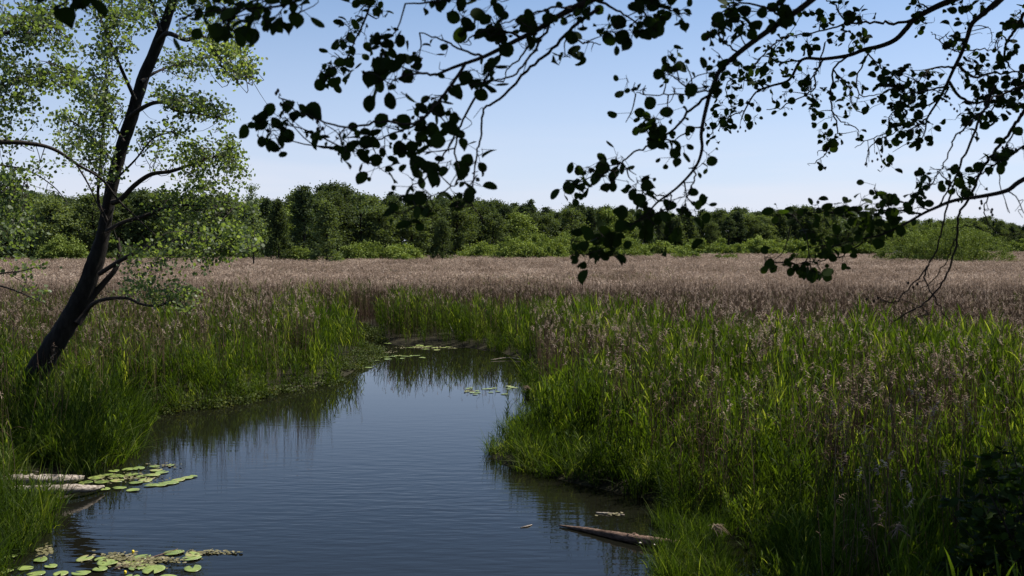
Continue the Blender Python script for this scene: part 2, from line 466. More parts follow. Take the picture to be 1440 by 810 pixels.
def coll(name, objs):
    c = bpy.data.collections.new(name)
    for o in objs: c.objects.link(o)
    return c
green_protos, dry_protos, grass_protos, weed_protos, far_protos = [], [], [], [], []
for k in range(6):
    mb = MB()
    for _ in range(11):
        x, y = disc(.27); green_stem(mb, x, y, rng.uniform(.75, 1.35))
    green_protos.append(mb.build("green_reed_tuft", M['reed_green'], link=False))
for k in range(5):
    a_, b2 = MB(), MB()
    for _ in range(13):
        x, y = disc(.34); dry_stem(a_, b2, x, y, rng.uniform(1.5, 2.3))
    dry_protos.append(two_mat(a_, M['reed_dry'], b2, M['plume'], "dry_reed_tuft"))
for k in range(5):
    mb = MB()
    for _ in range(85):
        x, y = disc(.24); th = rng.random() * 6.283; el = rng.uniform(1.0, 1.5)
        d = np.array((math.cos(th) * math.cos(el), math.sin(th) * math.cos(el), math.sin(el)))
        w = rng.uniform(.004, .0085)
        strip(mb, arch(np.array((x, y, -.06)), d, rng.uniform(.45, .95), rng.uniform(.05, .5), 5), [w, w, w * .85, w * .5, w * .1], unit(np.cross(d, rng.normal(size=3) * .4 + (0, 0, 1))), rng.random())
    grass_protos.append(mb.build("grass_tuft", M['grass'], link=False))
for k in range(4):
    mb = MB(); n = 150
    pos = np.column_stack(([disc(.3) for _ in range(n)], rng.random(n) ** 1.5 * .22)); leaves(mb, LEAF, pos, rng.uniform(.03, .07, n), up=1.2)
    for _ in range(14):
        x, y = disc(.28); th = rng.random() * 6.283; d = np.array((math.cos(th) * .4, math.sin(th) * .4, .9))
        strip(mb, arch(np.array((x, y, 0)), d, rng.uniform(.15, .35), .3, 3), [.005, .005, .001], unit(np.cross(d, (0, 0, 1))), rng.random())
    weed_protos.append(mb.build("weed_tuft", M['weed'], link=False))
for k in range(5):
    a_, b2 = MB(), MB()
    for _ in range(34):
        x, y = disc(.75); dry_stem(a_, b2, x, y, rng.uniform(1.6, 2.25), simple=True)
    far_protos.append(two_mat(a_, M['reed_dry'], b2, M['plume'], "dry_reed_patch"))
far_green = []
for k in range(3):
    mb = MB()
    for _ in range(26):
        x, y = disc(.75); green_stem(mb, x, y, rng.uniform(.9, 1.5), simple=True)
    far_green.append(mb.build("green_reed_patch", M['reed_green'], link=False))

def scatter(name, protos, pts, scl, label, cat, tilt=.09, zs=None):
    """one object whose points carry copies of the tufts"""
    n = len(pts)
    me = bpy.data.meshes.new(name); me.vertices.add(n); me.vertices.foreach_set("co", np.asarray(pts, np.float32).ravel())
    def attr(nm, ty, dat, key):
        a = me.attributes.new(nm, ty, 'POINT'); a.data.foreach_set(key, dat)
    attr("idx", 'INT', rng.integers(0, len(protos), n).astype(np.int32), "value")
    rot = np.column_stack((rng.normal(size=n) * tilt, rng.normal(size=n) * tilt, rng.random(n) * 6.283)).astype(np.float32)
    attr("rot", 'FLOAT_VECTOR', rot.ravel(), "vector")
    s3 = np.column_stack((scl, scl, scl if zs is None else zs)).astype(np.float32)
    attr("scl", 'FLOAT_VECTOR', s3.ravel(), "vector")
    o = bpy.data.objects.new(name, me); C.objects.link(o)
    ng = bpy.data.node_groups.new(name, 'GeometryNodeTree')
    ng.interface.new_socket("Geometry", in_out='INPUT', socket_type='NodeSocketGeometry')
    ng.interface.new_socket("Geometry", in_out='OUTPUT', socket_type='NodeSocketGeometry')
    N, L = ng.nodes, ng.links
    gi, go = N.new("NodeGroupInput"), N.new("NodeGroupOutput")
    ci = N.new("GeometryNodeCollectionInfo"); ci.inputs["Collection"].default_value = coll(name, protos)
    ci.inputs["Separate Children"].default_value = True; ci.inputs["Reset Children"].default_value = True
    ip = N.new("GeometryNodeInstanceOnPoints"); ip.inputs["Pick Instance"].default_value = True
    def na(nm, ty):
        x = N.new("GeometryNodeInputNamedAttribute"); x.data_type = ty; x.inputs["Name"].default_value = nm; return x.outputs[0]
    L.new(gi.outputs[0], ip.inputs["Points"]); L.new(ci.outputs[0], ip.inputs["Instance"])
    L.new(na("idx", 'INT'), ip.inputs["Instance Index"]); L.new(na("rot", 'FLOAT_VECTOR'), ip.inputs["Rotation"]); L.new(na("scl", 'FLOAT_VECTOR'), ip.inputs["Scale"])
    L.new(ip.outputs[0], go.inputs[0])
    md = o.modifiers.new("scatter", 'NODES'); md.node_group = ng
    return tag(o, label, cat, kind="stuff")

def jgrid(y0, y1, step, xm=.60, pad=3):
    ys = np.arange(y0, y1, step); out = []
    for y in ys:
        h = xm * y + pad; xs = np.arange(-h, h, step)
        out.append(np.column_stack((xs + rng.uniform(-.5, .5, len(xs)) * step, y + rng.uniform(-.5, .5, len(xs)) * step)))
    return np.concatenate(out)
def sstep(a, b, x):
    t = np.clip((x - a) / (b - a), 0, 1); return t * t * (3 - 2 * t)
def with_z(p): return np.column_stack((p, land_z(p)))

def wood_depth(px):
    return np.interp(px, [-400, 0, 450, 700, 1000, 1200, 1440, 1900], [165, 180, 198, 240, 330, 380, 520, 640])

near = jgrid(6.5, 30, .36); mid = jgrid(30, 62, .48)
pp = np.concatenate((near, mid)); sd = shore_dist(pp); d_ = pp[:, 1]; x_ = pp[:, 0]
keep = (sd > -.25); pp, sd, d_, x_ = pp[keep], sd[keep], d_[keep], x_[keep]
pxs = 720 + F * x_ / d_
left = (pxs < 540) & (x_ < .5)
sedge_p = np.where(left, .74 - .74 * sstep(25.0, 28.5, d_ + 1.8 * vnoise(x_, d_, 2.5, 1)), .10)
n3 = vnoise(x_, d_, .62, 21)
lowmat = left & (sd < .75 + .45 * vnoise(x_, d_, 1.5, 3)) & (d_ > 33.5)
point = (~left) & (d_ < 24) & (d_ > 17) & (x_ < 1.6) & (sd < .9)           # low tussock on the tip of the right bank
n1 = vnoise(x_, d_, 4.5, 5); n2 = vnoise(x_, d_, 1.3, 8)
dry_p = np.clip(.30 + np.where(left, 0, .30) * sstep(22, 34, d_) * sstep(2.5, 7, sd) + np.where(left, 0, .26) * np.clip(vnoise(x_, d_, 3.1, 13) + .25, -.8, 1) * sstep(15, 26, d_) + .80 * sstep(36, 60, d_ + 13 * n1 + 5 * n2 + np.where(left, 5, 0) + np.clip(x_ - 5, 0, 14) * .95 - 9 * np.clip(1 - sd / 6, 0, 1)) + .3 * n2, .04, .90)
u = rng.random(len(pp))
is_grass = (u < sedge_p) & ~lowmat; rest = ~is_grass & ~lowmat
sm = np.clip(.55 + .45 * sd / .8, .45, 1) * np.where(point, .5, 1)
is_dry = rest & (rng.random(len(pp)) < dry_p * np.where(left, .75, .8)) & (sd > .25) & ~point
grn = rest & ((rng.random(len(pp)) < np.clip(1.12 - dry_p * 1.05, .10, 1)))
hj = rng.uniform(.72, 1.3, len(pp)) * (1 + .15 * n1)
tall = np.where(left, 1.0 + .35 * sstep(28, 38, d_), 1.0 + .45 * sstep(.6, 3.5, sd) * sstep(15, 24, d_)); tall = np.where((d_ > 33) & ~left, np.maximum(tall * .85, 1.45 * (1 - sstep(3, 7, sd))), tall)
tall = np.where(~left & (d_ > 26), tall * (1 - .16 * sstep(26, 36, d_) * sstep(4, 8, sd)), tall)
near_tree = np.exp(-((x_ + 11.3) ** 2 + (d_ - 23.0) ** 2) / 5.0)
def seg_dist(p, a, b):
    e = b - a; t = np.clip(((p - a) @ e) / (e @ e), 0, 1); return np.linalg.norm(p - a - t[:, None] * e, axis=1)
LOG_A, LOG_B = (G(34, 692)[:2], G(146, 684)[:2]), (G(787, 739)[:2], G(930, 766)[:2])
LOG_C = (G(24, 676)[:2], G(116, 671)[:2])
def hollow(p):                                              # a small bay of dark water under the right bank
    q = 720 + F * p[:, 0] / p[:, 1]; w = 12 * np.sin(p[:, 1] * 3.1)
    return (q > 1012 + w) & (q < 1076 + w) & (p[:, 1] > 10.8) & (p[:, 1] < 14.7 + .25 * np.sin(q * .05))
def on_log(p):
    f = np.array((0, -.45))
    return hollow(p) | (seg_dist(p, *LOG_A) < .34) | (seg_dist(p, LOG_A[0] + f + (.25, 0), LOG_A[1] + f) < .42) | (seg_dist(p, *LOG_C) < .22) | (seg_dist(p, *LOG_B) < .30) | (seg_dist(p, LOG_B[0] + f, LOG_B[1] + f) < .38)
clear = ~on_log(pp) & ~((n3 < -.4) & (sd > .6) & (rng.random(len(pp)) < .75)) & ~((sd < -.12) & ~left & (d_ < 27) & (d_ > 20));  is_grass &= clear; grn &= clear; is_dry &= clear & ((d_ > 15) | (rng.random(len(pp)) < .35))
strip_px = np.array([G(rng.uniform(930, 1022), rng.uniform(706, 835), 0)[:2] for _ in range(80)])   # a thin tongue of grass in front of the bay
def sub(mask): return with_z(pp[mask])
scatter("green_reeds", green_protos, sub(grn), hj[grn] * sm[grn] ** .5 * tall[grn] ** .5, "fresh green reeds crowding both banks of the inlet", "reeds", zs=(hj * sm * tall)[grn])
scatter("dry_reeds", dry_protos, sub(is_dry), rng.uniform(.9, 1.1, is_dry.sum()), "last year's dry brown reed stalks with feathery plumes among the green reeds", "reeds", tilt=.07)
scatter("bank_grass", grass_protos, np.vstack((sub(is_grass), np.column_stack((strip_px, np.full(len(strip_px), -.03))))), np.concatenate(((hj * (1.08 + .75 * near_tree))[is_grass], rng.uniform(.4, .9, len(strip_px)))), "fine lush grass covering the left bank below the leaning tree", "grass", tilt=.12)
scatter("waterside_weeds", weed_protos, sub(lowmat | (left & (sd < .6) & (d_ > 25))), rng.uniform(.8, 1.3, (lowmat | (left & (sd < .6) & (d_ > 25))).sum()), "low light green weeds creeping along the muddy water's edge", "weeds", tilt=.15)
# grass undergrowth between the reeds of the near right bank
ug = jgrid(6.5, 24, .42); s2 = shore_dist(ug); ug = ug[(s2 > .05) & (ug[:, 0] > 0) & ~on_log(ug)]
scatter("undergrowth", grass_protos, with_z(ug), rng.uniform(.7, 1.1, len(ug)), "tangled grass growing between the reeds of the right bank", "undergrowth", tilt=.2)

far_pts, y = [], 60.0
while y < 420:
    st = .0095 * y + .22; h = .60 * y + 6
    xs = np.arange(-h, h, st * 1.15)
    far_pts.append(np.column_stack((xs + rng.uniform(-.5, .5, len(xs)) * st, y + rng.uniform(-.5, .5, len(xs)) * st, np.full(len(xs), st)))); y += st
fp = np.concatenate(far_pts); fpx = 720 + F * fp[:, 0] / fp[:, 1]
fp = fp[fp[:, 1] < np.minimum(wood_depth(fpx) - 6, np.interp(fpx, [0, 900, 1250, 1440], [400, 260, 260, 400]))]
nf = vnoise(fp[:, 0], fp[:, 1], 11, 4)
gm = rng.random(len(fp)) < np.clip(.75 - sstep(60, 84, fp[:, 1] - 14 * nf) + .5 * (vnoise(fp[:, 0], fp[:, 1], 7, 11) > .4), .12, 1)
z3 = np.full((len(fp), 1), .15); f3 = np.hstack((fp[:, :2], z3)); fs = np.clip(fp[:, 2] / 1.1, .9, 2.4)
scatter("far_dry_reeds", far_protos, f3, fs ** .6, "wide mauve brown bed of dry plumed reeds reaching to the wood", "reed bed", tilt=.05, zs=rng.uniform(.74, .90, len(fp)) * (1 + .10 * nf))
scatter("far_green_reeds", far_green, f3[gm], fs[gm] ** .6, "green patches of young reeds showing through the far reed bed", "reeds", tilt=.06, zs=(rng.uniform(.8, 1.1, len(fp)) * (1 + .3 * (nf > .2) * (fp[:, 1] < 110)))[gm])

# ------------------------------------------------------------------ far trees
def crown_clumps(n_cl, env, n_leaf, size, cl_r, shape=1.0):
    """leaf clumps spread through a crown; env(t) gives the radius at height fraction t"""
    pos, outd, var = [], [], []
    for k in range(n_cl):
        t = rng.random() ** .85; az = k * 2.4 + rng.normal() * .5
        r = env(t) * (1 - .7 * rng.random() ** 2)
        c = np.array((math.cos(az) * r, math.sin(az) * r, t)); v0 = rng.random()
        m = int(n_leaf * rng.uniform(.7, 1.3))
        yield c, m, v0, az
def far_tree(name_leaf_mat, H, W, z0, kind, n_cl=95, n_leaf=62, size=.30, open_=0.0):
    cb, tb = MB(), MB()
    if kind == 'oval': env = lambda t: W * (math.sin(math.pi * min(1, (t * .86 + .1))) ** .7)
    elif kind == 'cone': env = lambda t: W * (1.02 - t) ** .75 * (1 if t > .12 else .6 + t * 3)
    elif kind == 'pine': env = lambda t: W * (.75 * math.sin(math.pi * min(1, t * .75 + .25)) + .1)
    else: env = lambda t: W * (1 - t * t) ** .5
    limbs = []
    for c, m, v0, az in crown_clumps(n_cl, env, n_leaf, size, 1):
        ctr = np.array((c[0], c[1], z0 + c[2] * (H - z0)))
        cr = W * rng.uniform(.2, .36)
        p = rng.normal(size=(m, 3)) * np.array((1, 1, .75)) * cr * .55 + ctr
        leaves(cb, CLUMP, p, rng.uniform(.7, 1.3, m) * size, out=unit(p - np.array((0, 0, ctr[2] - W * .4))) * .6, up=.5, a=np.clip(v0 * .5 + rng.random(m) * .5, 0, 1))
        if rng.random() < .3: limbs.append(ctr)
    tube(tb, spline([(0, 0, -.2), (.12, .05, H * .4), (-.05, .1, H * .75), (0, 0, H * .97)], 4), np.linspace(.018, .003, 13) * H, 6)
    for l in limbs:
        b = np.array((0, 0, max(.6, l[2] - np.linalg.norm(l[:2]) * .9)))
        tube(tb, [b, (b + l) / 2 + (0, 0, .15), l], [.006 * H, .004 * H, .0015 * H], 4)
    return cb, tb

tree_protos = []
def make_tree_proto(mat, *a, **k):
    cb, tb = far_tree(mat, *a, **k); tree_protos.append((cb.mesh("crown", M[mat]), tb.mesh("trunk", M['bark'])))
make_tree_proto('wood_leaf', 15, 3.3, 1.5, 'oval')
make_tree_proto('wood_leaf', 14, 3.0, 1.0, 'cone')
make_tree_proto('wood_leaf', 15, 3.8, 2.0, 'oval', n_cl=110)
make_tree_proto('dark_wood_leaf', 15.5, 2.9, 1.5, 'cone', n_cl=105)
make_tree_proto('dark_wood_leaf', 16, 3.0, 4.0, 'oval')
make_tree_proto('dark_wood_leaf', 16.5, 2.6, 7.5, 'pine', n_cl=60, size=.28)
make_tree_proto('wood_leaf', 13, 3.1, .8, 'cone', n_cl=105)
make_tree_proto('pale_leaf', 14, 2.6, 1.2, 'oval', n_cl=70, n_leaf=50, size=.24)
make_tree_proto('willow_leaf', 12, 3.6, .8, 'oval', n_cl=100)
def wood_tree(proto, px, depth, H, label, group=None, wide=1.0, name="broadleaf_tree"):
    cm, tm = tree_protos[proto]
    x = (px - 720) / F * depth
    r = empty(name, (x, depth, .1), rng.random() * 6.28); h0 = (15, 14, 15, 15.5, 16, 16.5, 13, 14, 12)[proto]
    s = H / h0; r.scale = (s * wide, s * wide, s)
    for nm, me in (("crown", cm), ("trunk", tm)):
        o = bpy.data.objects.new(nm, me); C.objects.link(o); o.parent = r
    return tag(r, label, "tree", group)
def top_h(px, py, depth): return HC + (343 - py) / F * depth
TOPS = ([-400, 0, 60, 120, 200, 300, 340, 385, 405, 430, 465, 500, 530, 560, 600, 650, 700, 745, 800, 850, 900, 950, 1000, 1040, 1100, 1140, 1175, 1210, 1260, 1330, 1380, 1440, 1700],
        [262, 266, 272, 274, 270, 275, 282, 284, 288, 266, 264, 272, 276, 276, 275, 278, 284, 288, 291, 291, 296, 299, 299, 296, 297, 291, 292, 302, 309, 309, 305, 318, 322])
# single trees one can pick out
wood_tree(1, 460, 152, top_h(460, 284, 152), "broad pale green conical tree standing in front of the wood, left of centre", wide=1.15)
wood_tree(6, 392, 165, top_h(392, 284, 165), "slim dark green tree at the wood's edge, next left of the pale conical tree", wide=.85)
wood_tree(3, 428, 178, top_h(428, 264, 178), "tall dark tree rising just behind the pale conical tree, highest of the wood", wide=1.2)
wood_tree(1, 622, 176, top_h(622, 308, 176), "small grey green tree at the edge of the reeds under the dangling leaves", wide=1.1)
wood_tree(5, 746, 262, top_h(746, 283, 262), "dark pine whose tip stands above the wood right of the middle", name="pine_tree")
px = -70.0; row = 0
while px < 1530:
    D = float(wood_depth(px)); sp = rng.uniform(2.8, 7.0) / D * F
    for k, dd in enumerate((rng.uniform(-3, 3), rng.uniform(7, 12))):
        q = px + (sp * .5 if k else 0) + rng.normal() * 2
        pr = random.choice((0, 0, 0, 2, 2, 2, 4, 6, 7, 8, 1, 3, 5) if k == 0 else (0, 2, 3, 4, 4, 5))
        H = top_h(q, np.interp(q, *TOPS) + (rng.uniform(1, 22) if k == 0 else rng.uniform(-6, 12)) * min(1, 230 / D), D + dd)
        if k == 0: wood_tree(pr, q, D + dd, H, "green tree of the front row of the wood beyond the reeds", "trees in the front row of the wood", rng.uniform(.95, 1.55))
        else: wood_tree(pr, q, D + dd, H, "dark tree rising behind the front row of the wood beyond the reeds", "trees behind the front row of the wood", rng.uniform(.9, 1.2))
    px += sp
wp = []
for k, off in enumerate((18, 28, 40)):
    q = -140.0
    while q < 1600:
        D = float(wood_depth(q)) + off; wp.append(((q - 720) / F * D, D + rng.normal() * 2, .1, top_h(q, np.interp(q, *TOPS) + rng.uniform(0, 9), D) / 15.5)); q += rng.uniform(4, 6) / D * F
wp = np.array(wp)
scatter("woods", [bpy.data.objects.new("wood_crown", tree_protos[i][0]) for i in (0, 2, 3, 4)], wp[:, :3], wp[:, 3] * 1.1, "dense interior of the far wood behind its front rows of trees", "wood", tilt=.02, zs=wp[:, 3])

# pale sparse tree on the left
def sparse_tree():
    D = 120; r = empty("birch_tree", P(356, 372, D) * (1, 1, 0)); cb, tb = MB(), MB(); H = top_h(356, 257, D)
    tube(tb, spline([(0, 0, -.2), (.1, 0, H * .5), (-.1, 0, H)], 4), np.linspace(.12, .02, 9), 6)
    for k in range(34):
        t = rng.uniform(.25, 1); az = k * 2.4; l = (1.05 - t) * 2.3 + .5
        b = np.array((0, 0, H * t * .93)); e = b + np.array((math.cos(az) * l, math.sin(az) * l, l * .8))
        tube(tb, [b, (b + e) / 2 + (0, 0, .1), e], [.03, .02, .008], 4)
        n = 55; s = rng.random(n)[:, None] * .75 + .25
        leaves(cb, LEAF, b + (e - b) * s + rng.normal(size=(n, 3)) * .22, rng.uniform(.12, .2, n), up=.4)
    cb.build("crown", M['pale_leaf'], r); tb.build("trunk", M['bark'], r)
    tag(r, "slender pale tree with a sparse see-through crown, right of the leaning tree", "tree")
sparse_tree()

# ------------------------------------------------------------------ willow shrubs
def shrub(px, wpx, top, depth, label, group=None, mat='willow_leaf', size=.2, dens=1.0, name="willow_shrub"):
    W = wpx / F * depth / 2; H = top_h(px, top, depth)
    r = empty(name, ((px - 720) / F * depth, depth, .1)); cb, tb = MB(), MB()
    n_cl = int(min(520, 24 + dens * 15 * W * H / 2.2))
    for k in range(n_cl):
        az = k * 2.39996 + rng.normal() * .3; e = math.asin(min(.999, rng.random() ** .8)); q = 1 - .6 * rng.random() ** 2
        bump = 1 + .13 * math.sin(az * 3 + px) + .08 * math.sin(az * 5 + e * 4)
        dome = np.array((math.cos(az) * math.cos(e) ** .8 * W, math.sin(az) * math.cos(e) ** .8 * min(W, H * 1.6) * .9, math.sin(e) * (H - .5) * bump)) * q
        c = dome + (0, 0, .3); m = int(85 * rng.uniform(.7, 1.3)); cr = rng.uniform(.45, .9) * min(1.0, H / 4 + .2)
        p = c + rng.normal(size=(m, 3)) * cr * (.55, .55, .42); v0 = rng.random()
        p[:, 2] = np.abs(p[:, 2])
        leaves(cb, CLUMP, p, rng.uniform(.7, 1.3, m) * size * 1.3, out=unit(dome) * .8, up=.5, a=np.clip(v0 * .5 + .5 * rng.random(m), 0, 1))
        if k % 4 == 0:
            b = np.array((dome[0] * .25, dome[1] * .25, -.1)); tube(tb, spline([b, (b + c) / 2 + (0, 0, .3), c], 3), np.linspace(.05, .012, 7), 4)
    cb.build("foliage", M[mat], r); tb.build("stem", M['bark'], r)
    return tag(r, label, "shrub", group)
shrub(1326, 192, 317, 160, "large domed willow bush rising from the reeds at the right", size=.13, dens=1.9)
shrub(88, 70, 339, 168, "rounded willow bush behind the leaning tree's trunk at the left")
shrub(236, 80, 352, 172, "low willow bush seen under the leaning tree's crown", dens=.8)
shrub(420, 44, 349, 166, "small light green bush left of the pale conical tree")
shrub(512, 80, 345, 178, "light green willow thicket right of the pale conical tree")
shrub(560, 70, 348, 180, "light green willow thicket beside the small grey green tree")
shrub(565, 22, 359, 165, "tiny bright green bush at the far edge of the reeds")
shrub(678, 70, 345, 205, "willow bush at the left end of the bright thicket before the wood")
shrub(745, 110, 336, 196, "tallest rounded bush of the bright willow thicket before the wood")
shrub(800, 80, 333, 215, "willow bush behind the tallest bush of the bright thicket")
shrub(868, 90, 337, 208, "willow bush behind the lowest dangling leaves of the middle branch")
for i, (q, w, t, D) in enumerate([(930, 70, 343, 260), (978, 60, 340, 270), (1020, 64, 341, 262), (1070, 70, 338, 275), (1120, 64, 337, 280), (1165, 60, 341, 300), (1215, 40, 344, 330), (1432, 40, 340, 330)]):
    shrub(q, w, t, D, "low bright willow bush in the far scrub line at the right", "low willow bushes in the far scrub line", size=.26, dens=.55)
for i, (q, w, t, D) in enumerate([(965, 40, 353, 190), (1135, 36, 352, 180), (1020, 30, 356, 185)]):
    shrub(q, w, t, D, "small yellow green bush among the far brown reeds", "small bushes among the far reeds", size=.2, dens=.6)
shrub(190, 120, 352, 176, "dark green bush under the wood between the two left willow bushes", mat='wood_leaf', dens=.7)
shrub(310, 120, 350, 178, "dark bush under the wood behind the leaning tree's lowest leaves", mat='wood_leaf', dens=.7)

# ------------------------------------------------------------------ near trees with traced limbs
def limb_pts(px_pts, Y, Y1=None, per=5):
    n = len(px_pts); ys = np.linspace(Y, Y if Y1 is None else Y1, n)
    out = [P(p[0], p[1], p[2] if len(p) > 2 else yy) for p, yy in zip(px_pts, ys)]
    return spline(out, per)
def grow_twigs(tw, lf, sources, clusters, Y, spread, leaf, twig_r, per_twig, up=.35, jit=.10, kinds=LEAF, sub=1.0, tight=1.5):
    """twigs reach from the nearest limb into each cluster and carry leaves along their outer part"""
    src = np.concatenate(sources)
    for (cx, cy, rx, ry, n) in clusters:
        for k in range(max(2, int(n * sub))):
            a, q = rng.random() * 6.283, math.sqrt(rng.random())
            e = P(cx + math.cos(a) * rx * q, cy + math.sin(a) * ry * q, Y + rng.normal() * spread)
            dd = np.linalg.norm((src - e) * (1, .45, 1), axis=1); c = rng.choice(np.argsort(dd)[:6]); b = src[c]
            L = np.linalg.norm(e - b)
            m1 = b + (e - b) * .35 + rng.normal(size=3) * L * jit; m2 = b + (e - b) * .7 + rng.normal(size=3) * L * jit + (0, 0, .05 * L)
            pts = spline([b, m1, m2, e], 3); tube(tw, pts, np.linspace(twig_r, twig_r * .25, len(pts)), 4, cap=False)
            m = per_twig; t = (1 - .6 * rng.random(m) ** 1.5) * (len(pts) - 1.001); i = np.minimum(t.astype(int), len(pts) - 2); f = (t - i)[:, None]
            p = pts[i] * (1 - f) + pts[i + 1] * f + rng.normal(size=(m, 3)) * (1.25, 1.25, .8) * leaf * tight
            leaves(lf, kinds, p, leaf * rng.uniform(.65, 1.2, m), up=up, hang=.25)

def leaning_tree():
    Y = 24.0; k = Y / F
    base = G(22, 580, .15); base[1] = Y; base[0] = (22 - 720) * k
    r = empty("leaning_tree", (base[0], Y, .1))
    def put(mb, nm, mat, parent, smooth=True):
        o = mb.build(nm, mat, parent, smooth); return o
    T = [(14, 600), (28, 572), (48, 532), (72, 490), (95, 455), (118, 410), (135, 365), (145, 330), (152, 290), (160, 250), (172, 205), (185, 165), (200, 115), (218, 70), (235, 25), (248, -20), (262, -80), (285, -160), (300, -240)]
    R = np.array([24, 21, 17, 15, 14, 13, 11.5, 9.5, 8.5, 8.5, 8.5, 8.7, 8.3, 7.5, 6.8, 6, 5, 4, 2]) * k
    tp = limb_pts(T, Y, Y + .6, 4); tr = np.interp(np.linspace(0, 1, len(tp)), np.linspace(0, 1, len(R)), R)
    mb = MB(); tube(mb, tp, tr, 12, wob=.05)
    for az in range(5):                                           # root flare
        a = az * 1.26 + .3; b = tp[1]; tube(mb, [b + (0, 0, .5), b + np.array((math.cos(a) * .45, math.sin(a) * .4, 0)), b + np.array((math.cos(a) * .9, math.sin(a) * .8, -.5))], [.22, .16, .06], 7)
    offs = -np.array(r.location)
    def local(mbx):
        mbx.v = [v + offs for v in mbx.v]; return mbx
    put(local(mb), "trunk", M['bark'], r)
    LB = [([(108, 455), (118, 440), (130, 417), (147, 397), (163, 377), (168, 355), (166, 335)], 7, 2.2),
          ([(120, 440), (130, 428), (147, 421), (177, 419), (200, 428), (220, 430), (240, 426), (262, 434)], 3.2, 1.2),
          ([(158, 285), (170, 280), (190, 260), (213, 245), (240, 241), (270, 231), (300, 221), (325, 214)], 4.2, 1.2),
          ([(182, 165), (195, 155), (215, 145), (235, 145), (245, 155), (280, 160), (320, 170)], 3.6, .9),
          ([(222, 58), (236, 47), (262, 56), (282, 50), (300, 68), (308, 90), (330, 101), (356, 108)], 3.8, 1.0),
          ([(198, 115), (215, 104), (235, 95), (275, 84), (300, 80)], 2.4, .8),
          ([(150, 325), (175, 312), (205, 303), (240, 290), (285, 289), (325, 296)], 3.2, 1.0),
          ([(140, 385), (170, 366), (210, 346), (250, 338), (290, 334), (320, 344), (345, 356)], 3.4, 1.0),
          ([(150, 310), (138, 280), (142, 220), (147, 150), (150, 90), (156, 20), (160, -60)], 2.4, .9),
          ([(190, 140), (172, 100), (155, 60), (138, 15), (125, -40)], 2.8, 1.0),
          ([(165, 235), (140, 205), (115, 180), (85, 160)], 2.4, .8),
          ([(175, 200), (150, 160), (120, 130), (105, 118)], 2.2, .8),
          ([(226, 45), (215, 10), (200, -30), (190, -90)], 3.0, 1.2),
          ([(246, -15), (280, -40), (320, -50), (360, -40)], 4.0, 1.2),
          ([(160, 255), (190, 225), (215, 195), (245, 185)], 1.8, .7)]
    src = []
    CL = {0: [(175, 345, 25, 25, 10)], 1: [(245, 412, 36, 20, 34), (205, 400, 30, 22, 22), (280, 425, 14, 12, 5)],
          2: [(300, 215, 48, 26, 60), (330, 240, 22, 24, 26), (250, 222, 36, 26, 40), (290, 255, 35, 20, 34)],
          3: [(275, 150, 45, 22, 55), (235, 130, 30, 20, 30), (315, 168, 20, 10, 8)],
          4: [(320, 88, 38, 28, 60), (300, 50, 45, 32, 66), (340, 70, 20, 25, 20), (355, 105, 14, 8, 6)],
          5: [(270, 95, 38, 22, 30), (240, 75, 26, 18, 22)],
          6: [(285, 282, 45, 28, 60), (325, 300, 34, 26, 46), (240, 290, 34, 24, 34)],
          7: [(315, 335, 46, 24, 46), (255, 350, 45, 28, 50), (210, 372, 36, 28, 34), (300, 372, 24, 16, 12), (345, 330, 24, 24, 20)],
          8: [(140, 190, 34, 42, 50), (130, 130, 34, 38, 40), (160, 70, 30, 50, 46), (145, 240, 30, 20, 22)],
          9: [(150, 45, 34, 38, 40), (185, 25, 34, 26, 36), (130, 5, 30, 30, 20)],
          10: [(95, 185, 36, 34, 40), (110, 210, 34, 28, 28)], 11: [(115, 140, 32, 26, 26), (155, 150, 24, 24, 20)],
          12: [(205, 10, 36, 28, 36), (190, -50, 50, 40, 40)],
          13: [(270, 15, 40, 24, 40), (320, -20, 60, 30, 50), (270, -90, 60, 60, 70), (310, -170, 50, 50, 40)],
          14: [(215, 195, 30, 20, 18), (245, 180, 26, 16, 14)]}
    for i, (pts, r0, r1) in enumerate(LB):
        lp = limb_pts(pts, Y + .05, Y + rng.normal() * 1.3, 5)
        mb = MB(); lf = MB(); tube(mb, lp, np.linspace(r0, r1, len(lp)) * k, 6, cap=False)
        grow_twigs(mb, lf, [lp], CL[i], float(lp[-1][1]), .9, .074, .011, 24, sub=.50, tight=1.1)
        for _ in range(5):                                    # bare dead twigs
            b = lp[rng.integers(2, len(lp))]; e = b + rng.normal(size=3) * (.5, .4, .35); tube(mb, spline([b, (b + e) / 2 + rng.normal(size=3) * .08, e], 3), np.linspace(.008, .002, 7), 3, cap=False)
        o = put(local(mb), "branch", M['twig'], r)
        if lf.n: put(local(lf), "leaves", M['tree_leaf'], o, False)
    return tag(r, "dark leaning tree with a light open crown on the left bank", "tree")
leaning_tree()

